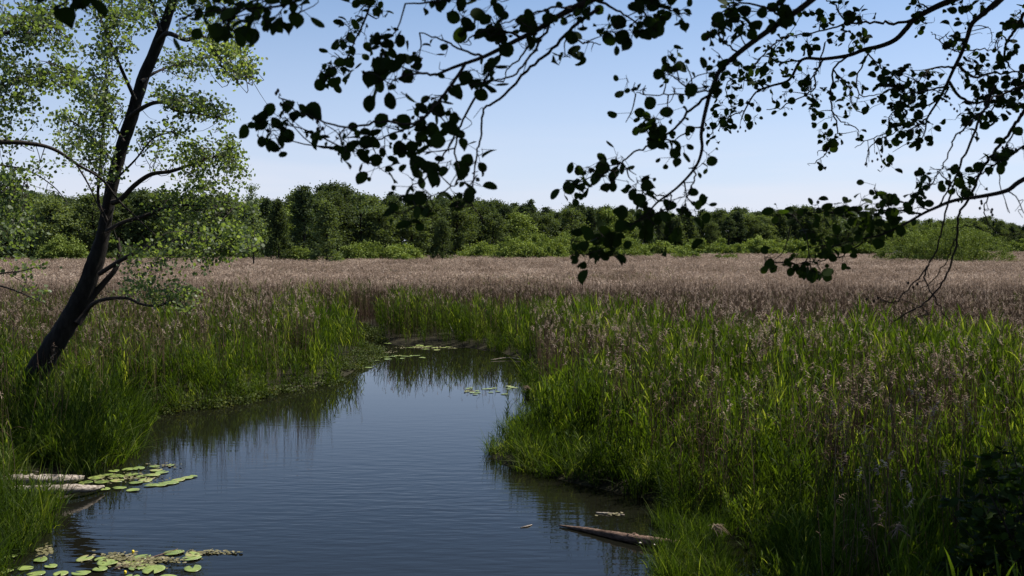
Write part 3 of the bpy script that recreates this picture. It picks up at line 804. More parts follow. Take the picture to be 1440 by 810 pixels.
def side_tree():
    Y = 18.5; k = Y / F
    bx = (-150 - 720) * k; r = empty("bank_tree", (bx, Y, .1)); offs = -np.array(r.location)
    def local(mbx): mbx.v = [v + offs for v in mbx.v]; return mbx
    mb = MB(); tp = spline([(bx, Y, -.2), (bx - .1, Y, 4), (bx + .2, Y, 8), (bx + .1, Y, 12)], 5); tube(mb, tp, np.linspace(.26, .05, len(tp)), 9, wob=.04)
    local(mb).build("trunk", M['bark'], r, True)
    LB = [([(-150, 235), (-80, 208), (0, 200), (50, 203), (80, 212), (110, 232), (143, 252), (167, 282), (193, 307), (222, 334)], 4.2, .9, [(20, 190, 40, 24, 16), (60, 230, 40, 20, 6)], Y + 2.5),
          ([(108, 232), (123, 257), (137, 287), (150, 317)], 1.6, .7, [], Y + 2.3),
          ([(-150, 120), (-70, 80), (0, 50), (50, 35), (90, 40)], 4, 1.0, [(20, 60, 50, 44, 60), (70, 35, 40, 34, 44), (40, 15, 50, 26, 40), (95, 75, 20, 26, 14)], Y),
          ([(-150, 200), (-60, 150), (10, 120), (60, 105), (105, 100)], 3.6, .9, [(20, 120, 50, 34, 52), (75, 110, 32, 28, 30), (20, 165, 36, 30, 30), (100, 115, 18, 20, 8)], Y),
          ([(-150, 330), (-60, 280), (0, 262), (40, 262)], 3.2, .9, [(5, 255, 34, 26, 26), (10, 300, 34, 34, 40), (35, 320, 18, 26, 12), (8, 345, 26, 22, 22), (40, 240, 30, 14, 8)], Y - 1),
          ([(-150, 420), (-40, 395), (0, 402), (30, 412), (58, 425)], 2.4, .6, [(20, 385, 26, 14, 5), (45, 405, 20, 14, 4)], Y - 1),
          ([(-60, 398), (0, 385), (36, 380), (60, 372)], 1.4, .5, [(40, 380, 26, 12, 5)], Y - 1),
          ([(-150, 30), (-60, -60), (20, -120), (80, -140)], 4, 1, [(-20, -80, 70, 50, 40), (60, -120, 50, 40, 30)], Y),
          ([(0, 232), (40, 240), (75, 262), (95, 285)], 1.5, .5, [(70, 262, 24, 14, 4)], Y + 1)]
    for pts, r0, r1, cl, YY in LB:
        lp = limb_pts(pts, Y if pts[0][0] < -100 else YY, YY, 5); mb = MB(); lf = MB(); tube(mb, lp, np.linspace(r0, r1, len(lp)) * k, 6, cap=False)
        if cl: grow_twigs(mb, lf, [lp], cl, YY, .8, .066, .009, 22, sub=.65, tight=1.2)
        for _ in range(7):
            b = lp[rng.integers(len(lp) // 3, len(lp))]; e = b + rng.normal(size=3) * (.45, .3, .25); tube(mb, spline([b, (b + e) / 2 + rng.normal(size=3) * .07, e], 3), np.linspace(.007, .002, 7), 3, cap=False)
        o = local(mb).build("branch", M['twig'], r, True)
        if lf.n: local(lf).build("leaves", M['tree_leaf'], o)
    return tag(r, "tree outside the left edge reaching in with sunlit leaves and bare twigs", "tree")
side_tree()

# ------------------------------------------------------------------ the alder hanging over the viewer
AB = np.array((4.6, -1.8, 0.0)); AB[2] = 2.2
def overhang():
    r = empty("alder_tree", AB); offs = -AB
    def local(mbx): mbx.v = [v + offs for v in mbx.v]; return mbx
    mb = MB(); tp = spline([AB + (0, 0, -.4), AB + (.1, 0, 2.5), AB + (-.2, .3, 5), AB + (-.1, .6, 8), AB + (0, .8, 11)], 5)
    tube(mb, tp, np.linspace(.24, .05, len(tp)), 10, wob=.04); local(mb).build("trunk", M['bark'], r, True)
    def trunk_at(z): return tp[np.argmin(abs(tp[:, 2] - z))]
    def branch(main, Y, zt, r0, r1, twigs, dens, leaf, clusters=(), Yj=.18, extra=()):
        """main limb traced to the trunk; twigs are traced too; leaves grow along the twigs and in clusters"""
        tw, lf = MB(), MB(); k = Y / F
        mp_ = [P(x, y, Y) for x, y in main]; t0 = trunk_at(zt)
        head = [t0, t0 + (mp_[0] - t0) * .5 + np.array((0, 0, .35))]
        lp = spline(head + mp_, 6)
        rr = np.concatenate((np.linspace(.09, r0 * k, 12), np.linspace(r0 * k, r1 * k, max(1, len(lp) - 12))))[:len(lp)]
        tube(tw, lp, rr, 7, cap=False)
        lines = [(lp[12:], .25)]
        for pts, a, b, dn in twigs:
            yy = Y + rng.normal() * Yj
            q = np.array([P(x, y, Y + (yy - Y) * min(1, i / 2)) for i, (x, y) in enumerate(pts)]); q = spline(q, 5)
            q[1:-1] += rng.normal(size=(len(q) - 2, 3)) * k * 1.0
            tube(tw, q, np.linspace(a * 1.25, b * 1.3, len(q)) * k, 5, cap=False); lines.append((q, dn))
        def sprig(p0, d0, n, ln):
            """a short side shoot with leaves on little stalks"""
            e = p0 + d0 * ln; tube(tw, spline([p0, (p0 + e) / 2 + rng.normal(size=3) * ln * .12, e], 3), np.linspace(.7, .35, 7) * .0022, 4, cap=False)
            t = rng.uniform(.25, 1, n)[:, None]; s = p0 + (e - p0) * t; o = rng.normal(size=(n, 3)) * leaf * .38 + (0, 0, -leaf * .15)
            for a_, b_ in zip(s, s + o): tube(tw, [a_, b_], [.0011, .0009], 3, cap=False)
            sz = leaf * np.clip(rng.normal(.65, .23, n), .26, .95)
            # blades turn their faces outwards as they hang
            nr = rng.normal(size=(n, 3)) * (.6, .55, .55) + np.array((0, -.75, .45)); nr = unit(nr)
            dr = unit(o) + rng.normal(size=(n, 3)) * .5 + (0, 0, -.25); y = unit(dr - (dr * nr).sum(1)[:, None] * nr); x = np.cross(y, nr)
            Mx = np.stack((x * rng.uniform(.72, 1.08, n)[:, None], y, nr * rng.uniform(-.6, 2.4, n)[:, None]), -1); tv, tq = ALDER
            v = (s + o)[:, None, :] + sz[:, None, None] * np.einsum('nij,kj->nki', Mx, tv)
            lf.add(v.reshape(-1, 3), (tq[None] + (np.arange(n) * len(tv))[:, None, None]).reshape(-1, 4), np.repeat(rng.random(n), len(tv)))
        for q, dn in lines:
            seg = np.linalg.norm(np.diff(q, axis=0), axis=1); L = seg.sum(); n = int(round(L / leaf * dn * dens * .34))
            for z_ in range(n + n // 2 + 2):
                t = rng.random() * (len(q) - 1.01); i = int(t); p0 = q[i] + (q[i + 1] - q[i]) * (t - i)
                d0 = unit(unit(q[i + 1] - q[i]) * .6 + rng.normal(size=3) * (.6, .5, .6))
                if z_ < n: sprig(p0, d0, rng.integers(2, 5), leaf * rng.uniform(.6, 1.5))
                else:                                             # bare side twig
                    e = p0 + d0 * leaf * rng.uniform(.5, 1.7); tube(tw, spline([p0, (p0 + e) / 2 + rng.normal(size=3) * leaf * .32, e], 3), np.linspace(.0018, .0009, 7), 4, cap=False)
        allq = np.concatenate([q for q, _ in lines])
        for cx, cy, rad, n in clusters:
            c = P(cx, cy - 6, Y + rng.normal() * Yj * .6); b = allq[np.argmin(np.linalg.norm(allq - c, axis=1))]; L = np.linalg.norm(c - b)
            if L > .01: tube(tw, spline([b, (b + c) / 2 + rng.normal(size=3) * L * .1, c], 3), np.linspace(1.0, .5, 7) * .003, 4, cap=False)
            for _ in range(max(1, int(round(n / 2.5)))):
                d0 = unit(rng.normal(size=3) * (1, .6, 1)); p0 = c + rng.normal(size=3) * rad * k * (.38, .3, .38); sprig(p0, d0, min(n, rng.integers(3, 6)), leaf * .6)
        # catkins and cones: tiny beads on bare tips
        for px_, py_ in extra:
            c = P(px_, py_, Y); b = allq[np.argmin(np.linalg.norm(allq - c, axis=1))]; tube(tw, [b, (b + c) / 2 + (0, 0, .01), c], [.0018, .0014, .0012], 4, cap=False)
            for s_ in range(3):
                e = c + rng.normal(size=3) * .018; tube(tw, [e - (0, 0, .007), e, e + (0, 0, .007)], [.002, .006, .002], 6)
        o = local(tw).build("branch", M['twig'], r, True)
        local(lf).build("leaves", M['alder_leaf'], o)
    # middle branch
    branch([(1010, -150), (900, -50), (840, -5), (811, 9), (778, 27), (755, 42), (720, 60), (680, 80), (640, 94), (612, 106)], 3.2, 7.0, 6.0, 1.8,
           [([(720, 60), (700, 84), (671, 132), (646, 178), (625, 217), (607, 239)], 2, .8, .55),
            ([(842, 13), (824, 24), (800, 44), (770, 75), (740, 100), (703, 140), (680, 153), (677, 189), (671, 217), (664, 260), (664, 289), (682, 314)], 2.4, .6, .22),
            ([(655, 88), (630, 125), (610, 149), (582, 174), (539, 171), (510, 176), (478, 177), (446, 167), (414, 153), (392, 137)], 2, .7, .5),
            ([(610, 149), (585, 175), (560, 185), (530, 196), (505, 203), (482, 208)], 1.4, .6, .9),
            ([(646, 178), (640, 215), (646, 250), (625, 267), (605, 278), (585, 290)], 1.2, .5, .5),
            ([(615, 105), (590, 104), (565, 108), (548, 118)], 1.6, .7, .9),
            ([(680, 80), (650, 70), (620, 55), (590, 46)], 1.6, .7, .7),
            ([(735, 54), (700, 40), (676, 45), (652, 60)], 1.6, .7, .5),
            ([(778, 27), (752, 70), (725, 104), (700, 112), (660, 120)], 1.7, .6, .4),
            ([(755, 42), (738, 75), (716, 95), (708, 115)], 1.5, .6, .5),
            ([(800, 44), (815, 58), (830, 60), (845, 62)], 1.2, .6, .6),
            ([(840, 0), (862, 12), (885, 25), (905, 38)], 1.8, .7, .9),
            ([(880, -30), (915, 0), (940, 12), (968, 22)], 1.8, .7, .9),
            ([(890, -20), (905, 15), (918, 40), (925, 46)], 1.4, .6, .6),
            ([(811, 9), (770, 12), (735, 25), (705, 34)], 1.5, .6, .5),
            ([(860, -30), (790, -12), (700, -6), (620, 2), (570, 5)], 2.6, .8, .75),
            ([(664, 289), (650, 292), (640, 290)], .8, .5, .3)],
           .75, .055, [(555, 90, 34, 16), (560, 122, 14, 6), (537, 68, 16, 8), (585, 100, 20, 8), (700, 55, 20, 9), (690, 118, 14, 7), (690, 28, 16, 9), (650, 25, 14, 6), (655, 4, 22, 10), (600, 5, 18, 9),
                       (400, 170, 20, 9), (375, 180, 18, 8), (385, 195, 16, 7), (455, 180, 12, 4), (415, 150, 8, 3), (495, 212, 14, 6), (480, 205, 12, 4), (545, 185, 22, 9), (590, 175, 20, 8), (530, 225, 20, 7), (595, 220, 20, 9), (612, 245, 18, 8),
                       (640, 195, 12, 5), (672, 247, 12, 5), (668, 232, 10, 4), (580, 265, 12, 4), (598, 275, 14, 6), (570, 292, 16, 6), (600, 300, 14, 5), (560, 308, 10, 3), (655, 290, 12, 3), (625, 165, 16, 6), (610, 140, 18, 8), (880, 30, 22, 9), (930, 18, 22, 9), (955, 30, 14, 5), (852, 55, 14, 6), (795, 85, 10, 4), (810, 30, 16, 6), (830, 5, 22, 8), (775, 45, 14, 5)],
           extra=[(508, 100), (395, 135), (452, 182)])
    # thin twig hanging left of the middle branch, and the band of leaves at the top left
    branch([(700, -160), (600, -80), (530, -20), (518, 15), (510, 35), (500, 55), (490, 78), (474, 97)], 3.7, 7.4, 2.2, .7,
           [([(490, 78), (476, 92), (460, 100), (450, 99)], .8, .5, .8)], .9, .050, [(525, 5, 16, 9), (508, 12, 14, 6), (500, 30, 14, 6), (490, 50, 14, 6), (482, 62, 14, 5), (470, 80, 12, 5), (475, 98, 16, 8), (457, 98, 10, 4), (535, 25, 10, 4)])
    branch([(640, -170), (540, -90), (470, -42), (430, -6), (395, 8), (350, 12), (300, 15), (262, 24)], 2.9, 7.2, 2.8, .8,
           [([(350, 12), (365, 20), (375, 30), (382, 32)], .8, .5, .8), ([(430, -6), (425, 5), (422, 16), (410, 30)], .9, .5, .4), ([(330, 10), (320, 25), (308, 38)], .9, .5, .9)],
           .7, .052, [(305, 8, 24, 10), (312, 30, 18, 7), (340, 8, 14, 5), (330, 28, 10, 3), (352, 25, 10, 3), (372, 8, 14, 5), (380, 18, 12, 4), (405, 10, 14, 5), (418, 18, 8, 3), (248, 36, 10, 3), (270, 15, 14, 4), (425, 0, 10, 4)])
    branch([(560, -260), (330, -170), (180, -70), (110, -20), (95, 0)], 2.8, 7.8, 2.4, .7, [([(110, -20), (100, -4), (88, 8)], .8, .5, .8)], .6, .066, [(85, 8, 8, 3), (103, 6, 10, 4)])
    # right branch arching down to the middle
    branch([(1300, -160), (1210, -60), (1141, 0), (1104, 27), (1072, 49), (1039, 74), (1013, 98), (1002, 123), (996, 140), (989, 170), (986, 190), (987, 210), (978, 235), (953, 263), (925, 284), (908, 302), (885, 318), (862, 335)], 3.7, 7.4, 5.0, .7,
           [([(978, 236), (976, 253), (970, 270), (964, 286)], 1.1, .5, .6), ([(998, 134), (971, 155), (947, 182), (919, 201), (894, 213), (873, 229), (860, 238), (835, 246), (800, 265)], 1.7, .5, .4),
            ([(989, 176), (962, 187), (944, 199), (915, 205)], 1.0, .5, .25), ([(1001, 127), (975, 130), (940, 134), (905, 133), (888, 128)], 1.1, .5, .15), ([(975, 130), (962, 122), (948, 108), (935, 100)], 1.0, .5, .4),
            ([(934, 275), (918, 272), (905, 270), (890, 262)], .9, .5, .5), ([(945, 268), (942, 285), (940, 295)], .8, .5, .4), ([(873, 229), (880, 236), (866, 240), (855, 240)], .8, .5, .3), ([(1039, 74), (1020, 60), (1005, 45)], 1.3, .6, .7), ([(1104, 27), (1075, 10), (1040, 5), (1010, 20)], 1.6, .7, .8)],
           .7, .056, [(1000, 42, 18, 8), (1020, 28, 20, 8), (1045, 35, 16, 7), (1035, 10, 20, 9), (1095, 5, 12, 5), (1075, 18, 8, 3), (996, 128, 12, 5), (1020, 105, 16, 6), (1008, 118, 10, 4), (935, 108, 14, 6), (947, 92, 12, 5), (945, 128, 10, 3), (965, 97, 12, 3), (893, 122, 10, 3), (908, 126, 12, 3), (928, 178, 20, 9), (917, 190, 14, 6), (942, 160, 10, 3), (905, 180, 8, 3), (880, 178, 10, 3), (943, 218, 14, 4), (850, 240, 14, 6), (828, 245, 14, 6), (815, 255, 12, 4), (795, 270, 12, 3), (865, 228, 12, 4),
                       (892, 262, 12, 5), (903, 280, 12, 3), (895, 252, 8, 3), (965, 285, 10, 4), (980, 295, 10, 4), (900, 305, 16, 6), (925, 310, 14, 5), (958, 315, 14, 5), (978, 312, 10, 3), (880, 315, 16, 6), (850, 330, 20, 8), (835, 350, 20, 8), (820, 365, 14, 5), (860, 355, 12, 4), (805, 345, 12, 3), (935, 340, 8, 3), (905, 330, 10, 3)],
           extra=[(1000, 68), (1007, 78)])
    # upper right branches, further away
    branch([(1480, -70), (1400, -25), (1339, 0), (1310, 13), (1286, 27), (1274, 41), (1259, 56), (1238, 65), (1215, 70), (1193, 78), (1158, 83), (1128, 84), (1110, 112), (1084, 121), (1063, 130), (1048, 154), (1042, 169)], 5.6, 8.0, 5.0, .8,
           [([(1286, 27), (1256, 33), (1230, 31), (1193, 34), (1150, 45), (1110, 50)], 1.8, .7, .5), ([(1158, 83), (1146, 105), (1146, 124), (1122, 139), (1098, 151), (1078, 154)], 1.2, .5, .7), ([(1193, 78), (1172, 98), (1169, 142), (1172, 160), (1178, 178), (1172, 198), (1158, 219), (1146, 230)], 1.3, .5, .55),
            ([(1128, 84), (1100, 88), (1075, 78), (1060, 90)], 1.2, .5, .8), ([(1110, 50), (1090, 60), (1070, 80), (1060, 100)], 1.2, .5, .9), ([(1084, 121), (1060, 115), (1030, 110), (1020, 125)], 1.0, .5, .8), ([(1048, 154), (1035, 160), (1015, 170), (998, 190)], .9, .5, .9), ([(1172, 98), (1195, 125), (1200, 150), (1215, 160)], 1.0, .5, .8), ([(1215, 70), (1240, 95), (1262, 110), (1280, 120)], 1.0, .5, .5), ([(1172, 160), (1190, 175), (1205, 180), (1207, 192)], .8, .5, .3), ([(1160, 60), (1150, 95), (1140, 115), (1145, 145)], 1.0, .5, .8), ([(1223, 70), (1205, 110), (1212, 135), (1240, 132)], 1.0, .5, .3),
            ([(1190, 34), (1175, 10), (1165, 0), (1160, -20)], 1.0, .5, .7), ([(1310, 13), (1295, 5), (1285, -8)], 1.0, .5, .5), ([(1286, 27), (1300, 32), (1304, 33)], .8, .5, .9)],
           .78, .053, [(1130, 20, 20, 8), (1150, 30, 18, 7), (1185, 25, 20, 9), (1180, 8, 14, 5), (1140, 60, 18, 8), (1105, 60, 16, 7), (1170, 60, 18, 8), (1205, 55, 16, 7), (1200, 68, 12, 5), (1085, 85, 20, 9), (1100, 95, 18, 8), (1070, 100, 18, 8), (1055, 110, 18, 8), (1040, 95, 14, 6), (1030, 118, 16, 6), (1012, 160, 18, 9), (1020, 175, 16, 7), (1000, 195, 10, 4), (1030, 160, 14, 6), (1060, 160, 12, 5), (1100, 135, 18, 8), (1125, 105, 16, 7), (1140, 125, 18, 8), (1145, 140, 12, 5), (1190, 140, 18, 9), (1205, 150, 14, 6), (1180, 120, 12, 5), (1235, 95, 10, 4), (1210, 35, 10, 4), (1155, 190, 12, 6), (1162, 200, 10, 5), (1150, 225, 12, 6), (1145, 165, 10, 4), (1205, 190, 8, 3), (1300, 30, 14, 5), (1290, 12, 14, 6), (1350, 8, 16, 7)],
           extra=[(1040, 182), (1240, 145), (1148, 175)])
    branch([(1470, -60), (1404, 0), (1384, 18), (1367, 33), (1360, 53), (1351, 77), (1342, 95), (1330, 121), (1319, 142), (1304, 166), (1301, 184), (1293, 202)], 5.0, 8.2, 4.4, .7,
           [([(1341, 96), (1313, 95), (1301, 104), (1290, 115)], 1.3, .5, .8), ([(1330, 121), (1300, 128), (1270, 130), (1245, 118)], 1.2, .5, 1.1), ([(1319, 142), (1290, 150), (1265, 150), (1250, 165)], 1.1, .5, 1.1), ([(1304, 166), (1285, 180), (1268, 185), (1255, 178)], 1.0, .5, 1.0), ([(1345, 90), (1370, 108), (1400, 102), (1440, 101)], 1.8, .9, .5), ([(1335, 115), (1352, 138), (1376, 144), (1404, 135), (1440, 120)], 1.8, .9, .5), ([(1360, 53), (1345, 70), (1338, 60), (1330, 48)], 1.0, .5, .7), ([(1351, 77), (1330, 65), (1315, 50), (1309, 45)], .8, .4, .05), ([(1355, 72), (1385, 70), (1402, 70), (1406, 50), (1414, 38)], .8, .4, .05), ([(1400, 70), (1395, 50), (1390, 38)], .6, .3, 0), ([(1250, 165), (1248, 187), (1232, 200), (1220, 215), (1219, 235)], .8, .4, .1), ([(1248, 187), (1225, 195), (1202, 208)], .7, .4, .02), ([(1404, 135), (1395, 155), (1370, 170), (1350, 180)], 1.0, .5, .9), ([(1440, 18), (1425, 44), (1418, 59), (1412, 80), (1420, 95)], 2.0, 1.0, .6)],
           .85, .050, [(1265, 110, 18, 8), (1285, 105, 16, 7), (1300, 110, 18, 8), (1275, 128, 20, 10), (1255, 125, 16, 7), (1305, 132, 18, 8), (1265, 148, 20, 10), (1285, 150, 18, 8), (1260, 168, 18, 8), (1285, 175, 16, 7), (1280, 192, 18, 8), (1262, 185, 16, 7), (1300, 190, 10, 4), (1255, 220, 14, 6), (1250, 210, 10, 4), (1245, 115, 12, 5), (1330, 130, 16, 7), (1340, 55, 12, 5), (1350, 12, 14, 6), (1335, 50, 10, 4), (1375, 95, 16, 6), (1385, 105, 16, 7), (1360, 85, 12, 5), (1395, 120, 16, 7), (1365, 115, 14, 6), (1350, 165, 14, 6), (1362, 175, 14, 6), (1385, 160, 14, 6), (1410, 70, 14, 6), (1420, 82, 16, 7), (1430, 40, 12, 5), (1425, 25, 10, 4), (1438, 110, 18, 9), (1425, 125, 18, 9), (1435, 150, 18, 9), (1415, 145, 16, 7), (1440, 130, 16, 8), (1400, 170, 10, 4), (1385, 140, 14, 5), (1360, 45, 10, 4), (1380, 5, 12, 5)],
           extra=[(1335, 78), (1380, 132), (1230, 215), (1240, 225), (1222, 228), (1340, 148)])
    # lower right limb and the long hanging twigs
    branch([(1640, 150), (1520, 215), (1440, 252), (1416, 268), (1381, 276), (1342, 282), (1314, 293), (1297, 301), (1265, 319), (1233, 332), (1201, 338), (1170, 348)], 4.3, 6.4, 4.0, .7,
           [([(1214, 340), (1185, 358), (1165, 364), (1150, 367), (1120, 372)], 1.0, .5, .7), ([(1297, 301), (1270, 295), (1240, 296), (1200, 300), (1160, 298), (1115, 302)], 1.3, .5, .8), ([(1320, 290), (1335, 262), (1328, 250), (1318, 240)], 1.0, .5, .7),
            ([(1450, 140), (1434, 166), (1419, 187), (1396, 216), (1384, 232), (1368, 268), (1349, 300), (1346, 332), (1339, 364), (1330, 390), (1314, 412), (1294, 431), (1269, 444), (1256, 452)], 2.2, .7, .03),
            ([(1400, 120), (1375, 175), (1362, 210), (1346, 245), (1336, 274), (1326, 316), (1317, 351), (1304, 374), (1281, 403), (1259, 425), (1246, 424), (1233, 415)], 1.6, .5, .03),
            ([(1304, 374), (1301, 393), (1314, 419), (1326, 441), (1346, 460)], 1.1, .4, .02), ([(1345, 335), (1338, 350), (1325, 378), (1306, 400), (1290, 408)], .9, .4, .02), ([(1390, 150), (1345, 190), (1336, 210), (1322, 240), (1308, 262)], 1.2, .5, .2),
            ([(1440, 205), (1400, 232), (1372, 250), (1350, 262)], 1.4, .6, .5), ([(1390, 275), (1384, 295), (1394, 320), (1418, 332), (1440, 330)], .8, .4, .02), ([(1416, 268), (1430, 280), (1440, 300)], .8, .4, .02), ([(1340, 320), (1370, 318), (1400, 330), (1440, 326)], .6, .4, 0), ([(1294, 431), (1305, 440), (1290, 446), (1275, 460)], .7, .4, 0), ([(1430, 180), (1410, 215), (1405, 250), (1420, 300)], 1.0, .4, .02)],
           .8, .054, [(1088, 372, 14, 5), (1080, 378, 10, 3), (1105, 370, 14, 5), (1120, 380, 16, 6), (1140, 380, 14, 5), (1150, 372, 12, 4), (1155, 345, 14, 5), (1135, 345, 14, 5), (1165, 352, 10, 4), (1140, 355, 14, 5), (1200, 352, 10, 3), (1108, 305, 14, 5), (1130, 308, 12, 4), (1150, 300, 14, 5), (1172, 298, 14, 5), (1195, 302, 18, 7), (1215, 302, 18, 7), (1240, 295, 18, 8), (1225, 275, 12, 4), (1247, 285, 14, 6), (1265, 305, 18, 7), (1285, 300, 14, 6), (1282, 280, 14, 5), (1295, 270, 12, 5), (1290, 262, 10, 4), (1318, 262, 12, 4), (1330, 240, 14, 3), (1355, 258, 12, 5), (1345, 270, 12, 4), (1352, 277, 12, 3), (1380, 232, 14, 5), (1398, 230, 12, 4), (1412, 232, 10, 3), (1360, 250, 12, 4), (1200, 325, 14, 4), (1230, 325, 14, 5), (1180, 330, 10, 3), (1425, 215, 12, 5)],
           extra=[(1233, 415), (1283, 405), (1395, 298), (1388, 285), (1420, 210)])
    # the unseen rest of the crown, filled in densely to shade the hanging leaves
    cb = MB()
    n = 60000; p = np.column_stack((rng.uniform(-3.5, 9, n), rng.uniform(-3, 10, n), np.zeros(n)))
    p[:, 2] = 5.6 + .27 * np.maximum(p[:, 1], 0) + .45 + rng.random(n) * 3.0
    p = p[vnoise(p[:, 0], p[:, 1], .7, 9) + .5 * vnoise(p[:, 1], p[:, 2], .5, 3) > -.7]
    leaves(cb, LEAF, p, rng.uniform(.09, .15, len(p)), up=1.2)
    local(cb).build("crown", M['alder_leaf'], r)
    return tag(r, "alder above the viewer whose dark leafy branches hang into the picture", "tree")
overhang()

# unseen tree added beyond the right edge to throw shade on the near reeds
def shade_tree():
    b = np.array((12.6, 14.6, .2)); r = empty("added_shade_tree", b); tb, cb = MB(), MB()
    tp = spline([(0, 0, -.3), (.1, 0, 4), (-.1, 0, 8), (0, 0, 13)], 5); tube(tb, tp, np.linspace(.25, .04, len(tp)), 8)
    for k in range(70):
        az = k * 2.4; t = rng.random(); rr = 4.3 * math.sin(math.pi * (.12 + .8 * t)) ** .6 * (.4 + .6 * rng.random() ** .5)
        c = np.array((math.cos(az) * rr, math.sin(az) * rr, 6.2 + 7 * t)); n = 190
        p = c + rng.normal(size=(n, 3)) * (.5, .5, .35); leaves(cb, LEAF, p, rng.uniform(.12, .2, n), up=1)
        tube(tb, [(0, 0, c[2] - rr * .5), c], [.05, .01], 4)
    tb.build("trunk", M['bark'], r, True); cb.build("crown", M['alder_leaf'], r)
    tag(r, "unseen tree added beyond the right edge to shade the near reeds", "tree")
shade_tree()

# dark shrub at the right edge
def dark_shrub():
    Y = 9.6; b = np.array(((1468 - 720) / F * Y, Y, .2)); r = empty("elder_shrub", b); r.scale = (1.15, 1.15, 1.3); tb, lf = MB(), MB()
    for k in range(30):
        az = rng.uniform(0, 6.283); h = rng.uniform(.5, 2.05); l = rng.uniform(.3, 1.0) * (1.15 - h / 3)
        e = np.array((math.cos(az) * l, math.sin(az) * l, h)); pts = spline([(0, 0, -.1), e * (.35, .35, .6), e], 4); tube(tb, pts, np.linspace(.012, .003, len(pts)), 4, cap=False)
        for j in range(5):
            t = rng.uniform(.35, 1); p = pts[int(t * (len(pts) - 1))]; d = unit(np.array((math.cos(az + rng.normal() * .8), math.sin(az + rng.normal() * .8), -.05)))
            q = np.array([p + d * s - np.array((0, 0, .5)) * s * s for s in np.linspace(0, .38, 6)]); tube(tb, q, .002, 3, cap=False)
            m = 14; ii = rng.integers(1, 6, m); leaves(lf, LEAF, q[ii] + rng.normal(size=(m, 3)) * .015, rng.uniform(.07, .11, m), out=d * 1.2, up=2.5, hang=.2)
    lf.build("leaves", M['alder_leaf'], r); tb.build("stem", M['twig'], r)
    tag(r, "dark leafy shrub in deep shade at the lower right edge", "shrub")
dark_shrub()

# ------------------------------------------------------------------ logs and driftwood
def log(name, pts, rad, mat, label, cat="log", sides=10, wob=.07, knots=0):
    p = np.array(pts); c = p[0].copy(); mb = MB(); s = spline(p - c, 6); rr = np.interp(np.linspace(0, 1, len(s)), np.linspace(0, 1, len(rad)), rad)
    tube(mb, s, rr, sides, wob=wob)
    for k in range(knots):
        i = rng.integers(3, len(s) - 3); d = unit(rng.normal(size=3) * (.6, .4, .2) + (0, 0, .8)); tube(mb, [s[i], s[i] + d * rr[i] * 1.35], [rr[i] * .35, rr[i] * .22], 6)
    r = empty(name, c); o = mb.build("trunk", mat, r, True); return tag(r, label, cat), o
lA, lB = G(787, 739, .02), G(935, 765, .07)
lg = [lA + (lB - lA) * t + np.array((0, .02 * math.sin(7 * t), 0)) for t in (0, .2, .4, .6, .8, 1.0, 1.12)]
lr, lo = log("fallen_log", lg, [.012, .034, .05, .066, .072, .078, .08], M['brown_log'], "brown weathered log tapering out of the right bank into the water", knots=3)
fb = MB()
for px_, py_, s_ in [(897, 755, .024), (902, 757, .03), (908, 757, .026), (919, 764, .022), (925, 766, .018), (899, 761, .02)]:
    c = G(px_, py_, .06) - lg[0]; c[1] -= .09
    tube(fb, [c + (-s_, 0, 0), c + (0, -.006, .004), c + (s_, 0, 0)], [s_ * .3, s_ * .7, s_ * .3], 7)
fb.build("fungus", M['fungus'], lr, True)
log("fallen_log", [G(-20, 692, .16), G(26, 691, .17), G(60, 690, .19), G(100, 688, .17), G(128, 687, .12), G(146, 684, .08)], [.11, .105, .10, .09, .06, .02], M['dead_wood'], "smooth grey bleached log pointing over the water at the left bank", knots=2)
log("fallen_log", [G(-10, 678, .14), G(30, 676, .15), G(70, 675, .14), G(98, 674, .11), G(116, 671, .08)], [.11, .11, .10, .08, .04], M['dead_wood'], "pale broken log half hidden in grass behind the smooth grey log", wob=.16, knots=4)
log("stick", [G(-5, 662, .3), G(20, 661, .25), G(54, 663, .2)], [.012, .011, .007], M['dead_wood'], "thin pale stick lying in the grass above the logs", "stick", 5)
log("stick", [G(395, 549, .02), G(415, 545, .03), G(440, 540, .03), G(468, 536, .03)], [.02, .035, .03, .012], M['dead_wood'], "pale driftwood stick along the left shore below the reeds", "stick", 6)
log("stick", [G(838, 721, .005), G(855, 722, .01), G(878, 724, .005)], [.012, .02, .01], M['dead_wood'], "small pale stick floating above the brown log", "stick", 6)
log("stick", [G(732, 742, .005), G(741, 740, .01), G(748, 738, .005)], [.008, .014, .008], M['dead_wood'], "tiny twig afloat left of the brown log's tip", "stick", 5)
log("stick", [G(690, 506, .03), G(715, 503, .06), G(740, 506, .04)], [.012, .014, .01], M['dead_wood'], "pale bent stick at the foot of the right bank reeds by the inlet", "stick", 5)
log("stick", [G(640, 478, .05), G(637, 468, .5), G(632, 455, .9)], [.02, .018, .01], M['dead_wood'], "pale dead stalk leaning in the reeds behind the inlet", "stick", 5)
log("branch_debris", [G(160, 800, .01), G(210, 785, .012), G(250, 772, .012)], [.01, .012, .006], M['brown_log'], "sunken brown stem floating between the near lily pads", "stick", 5)

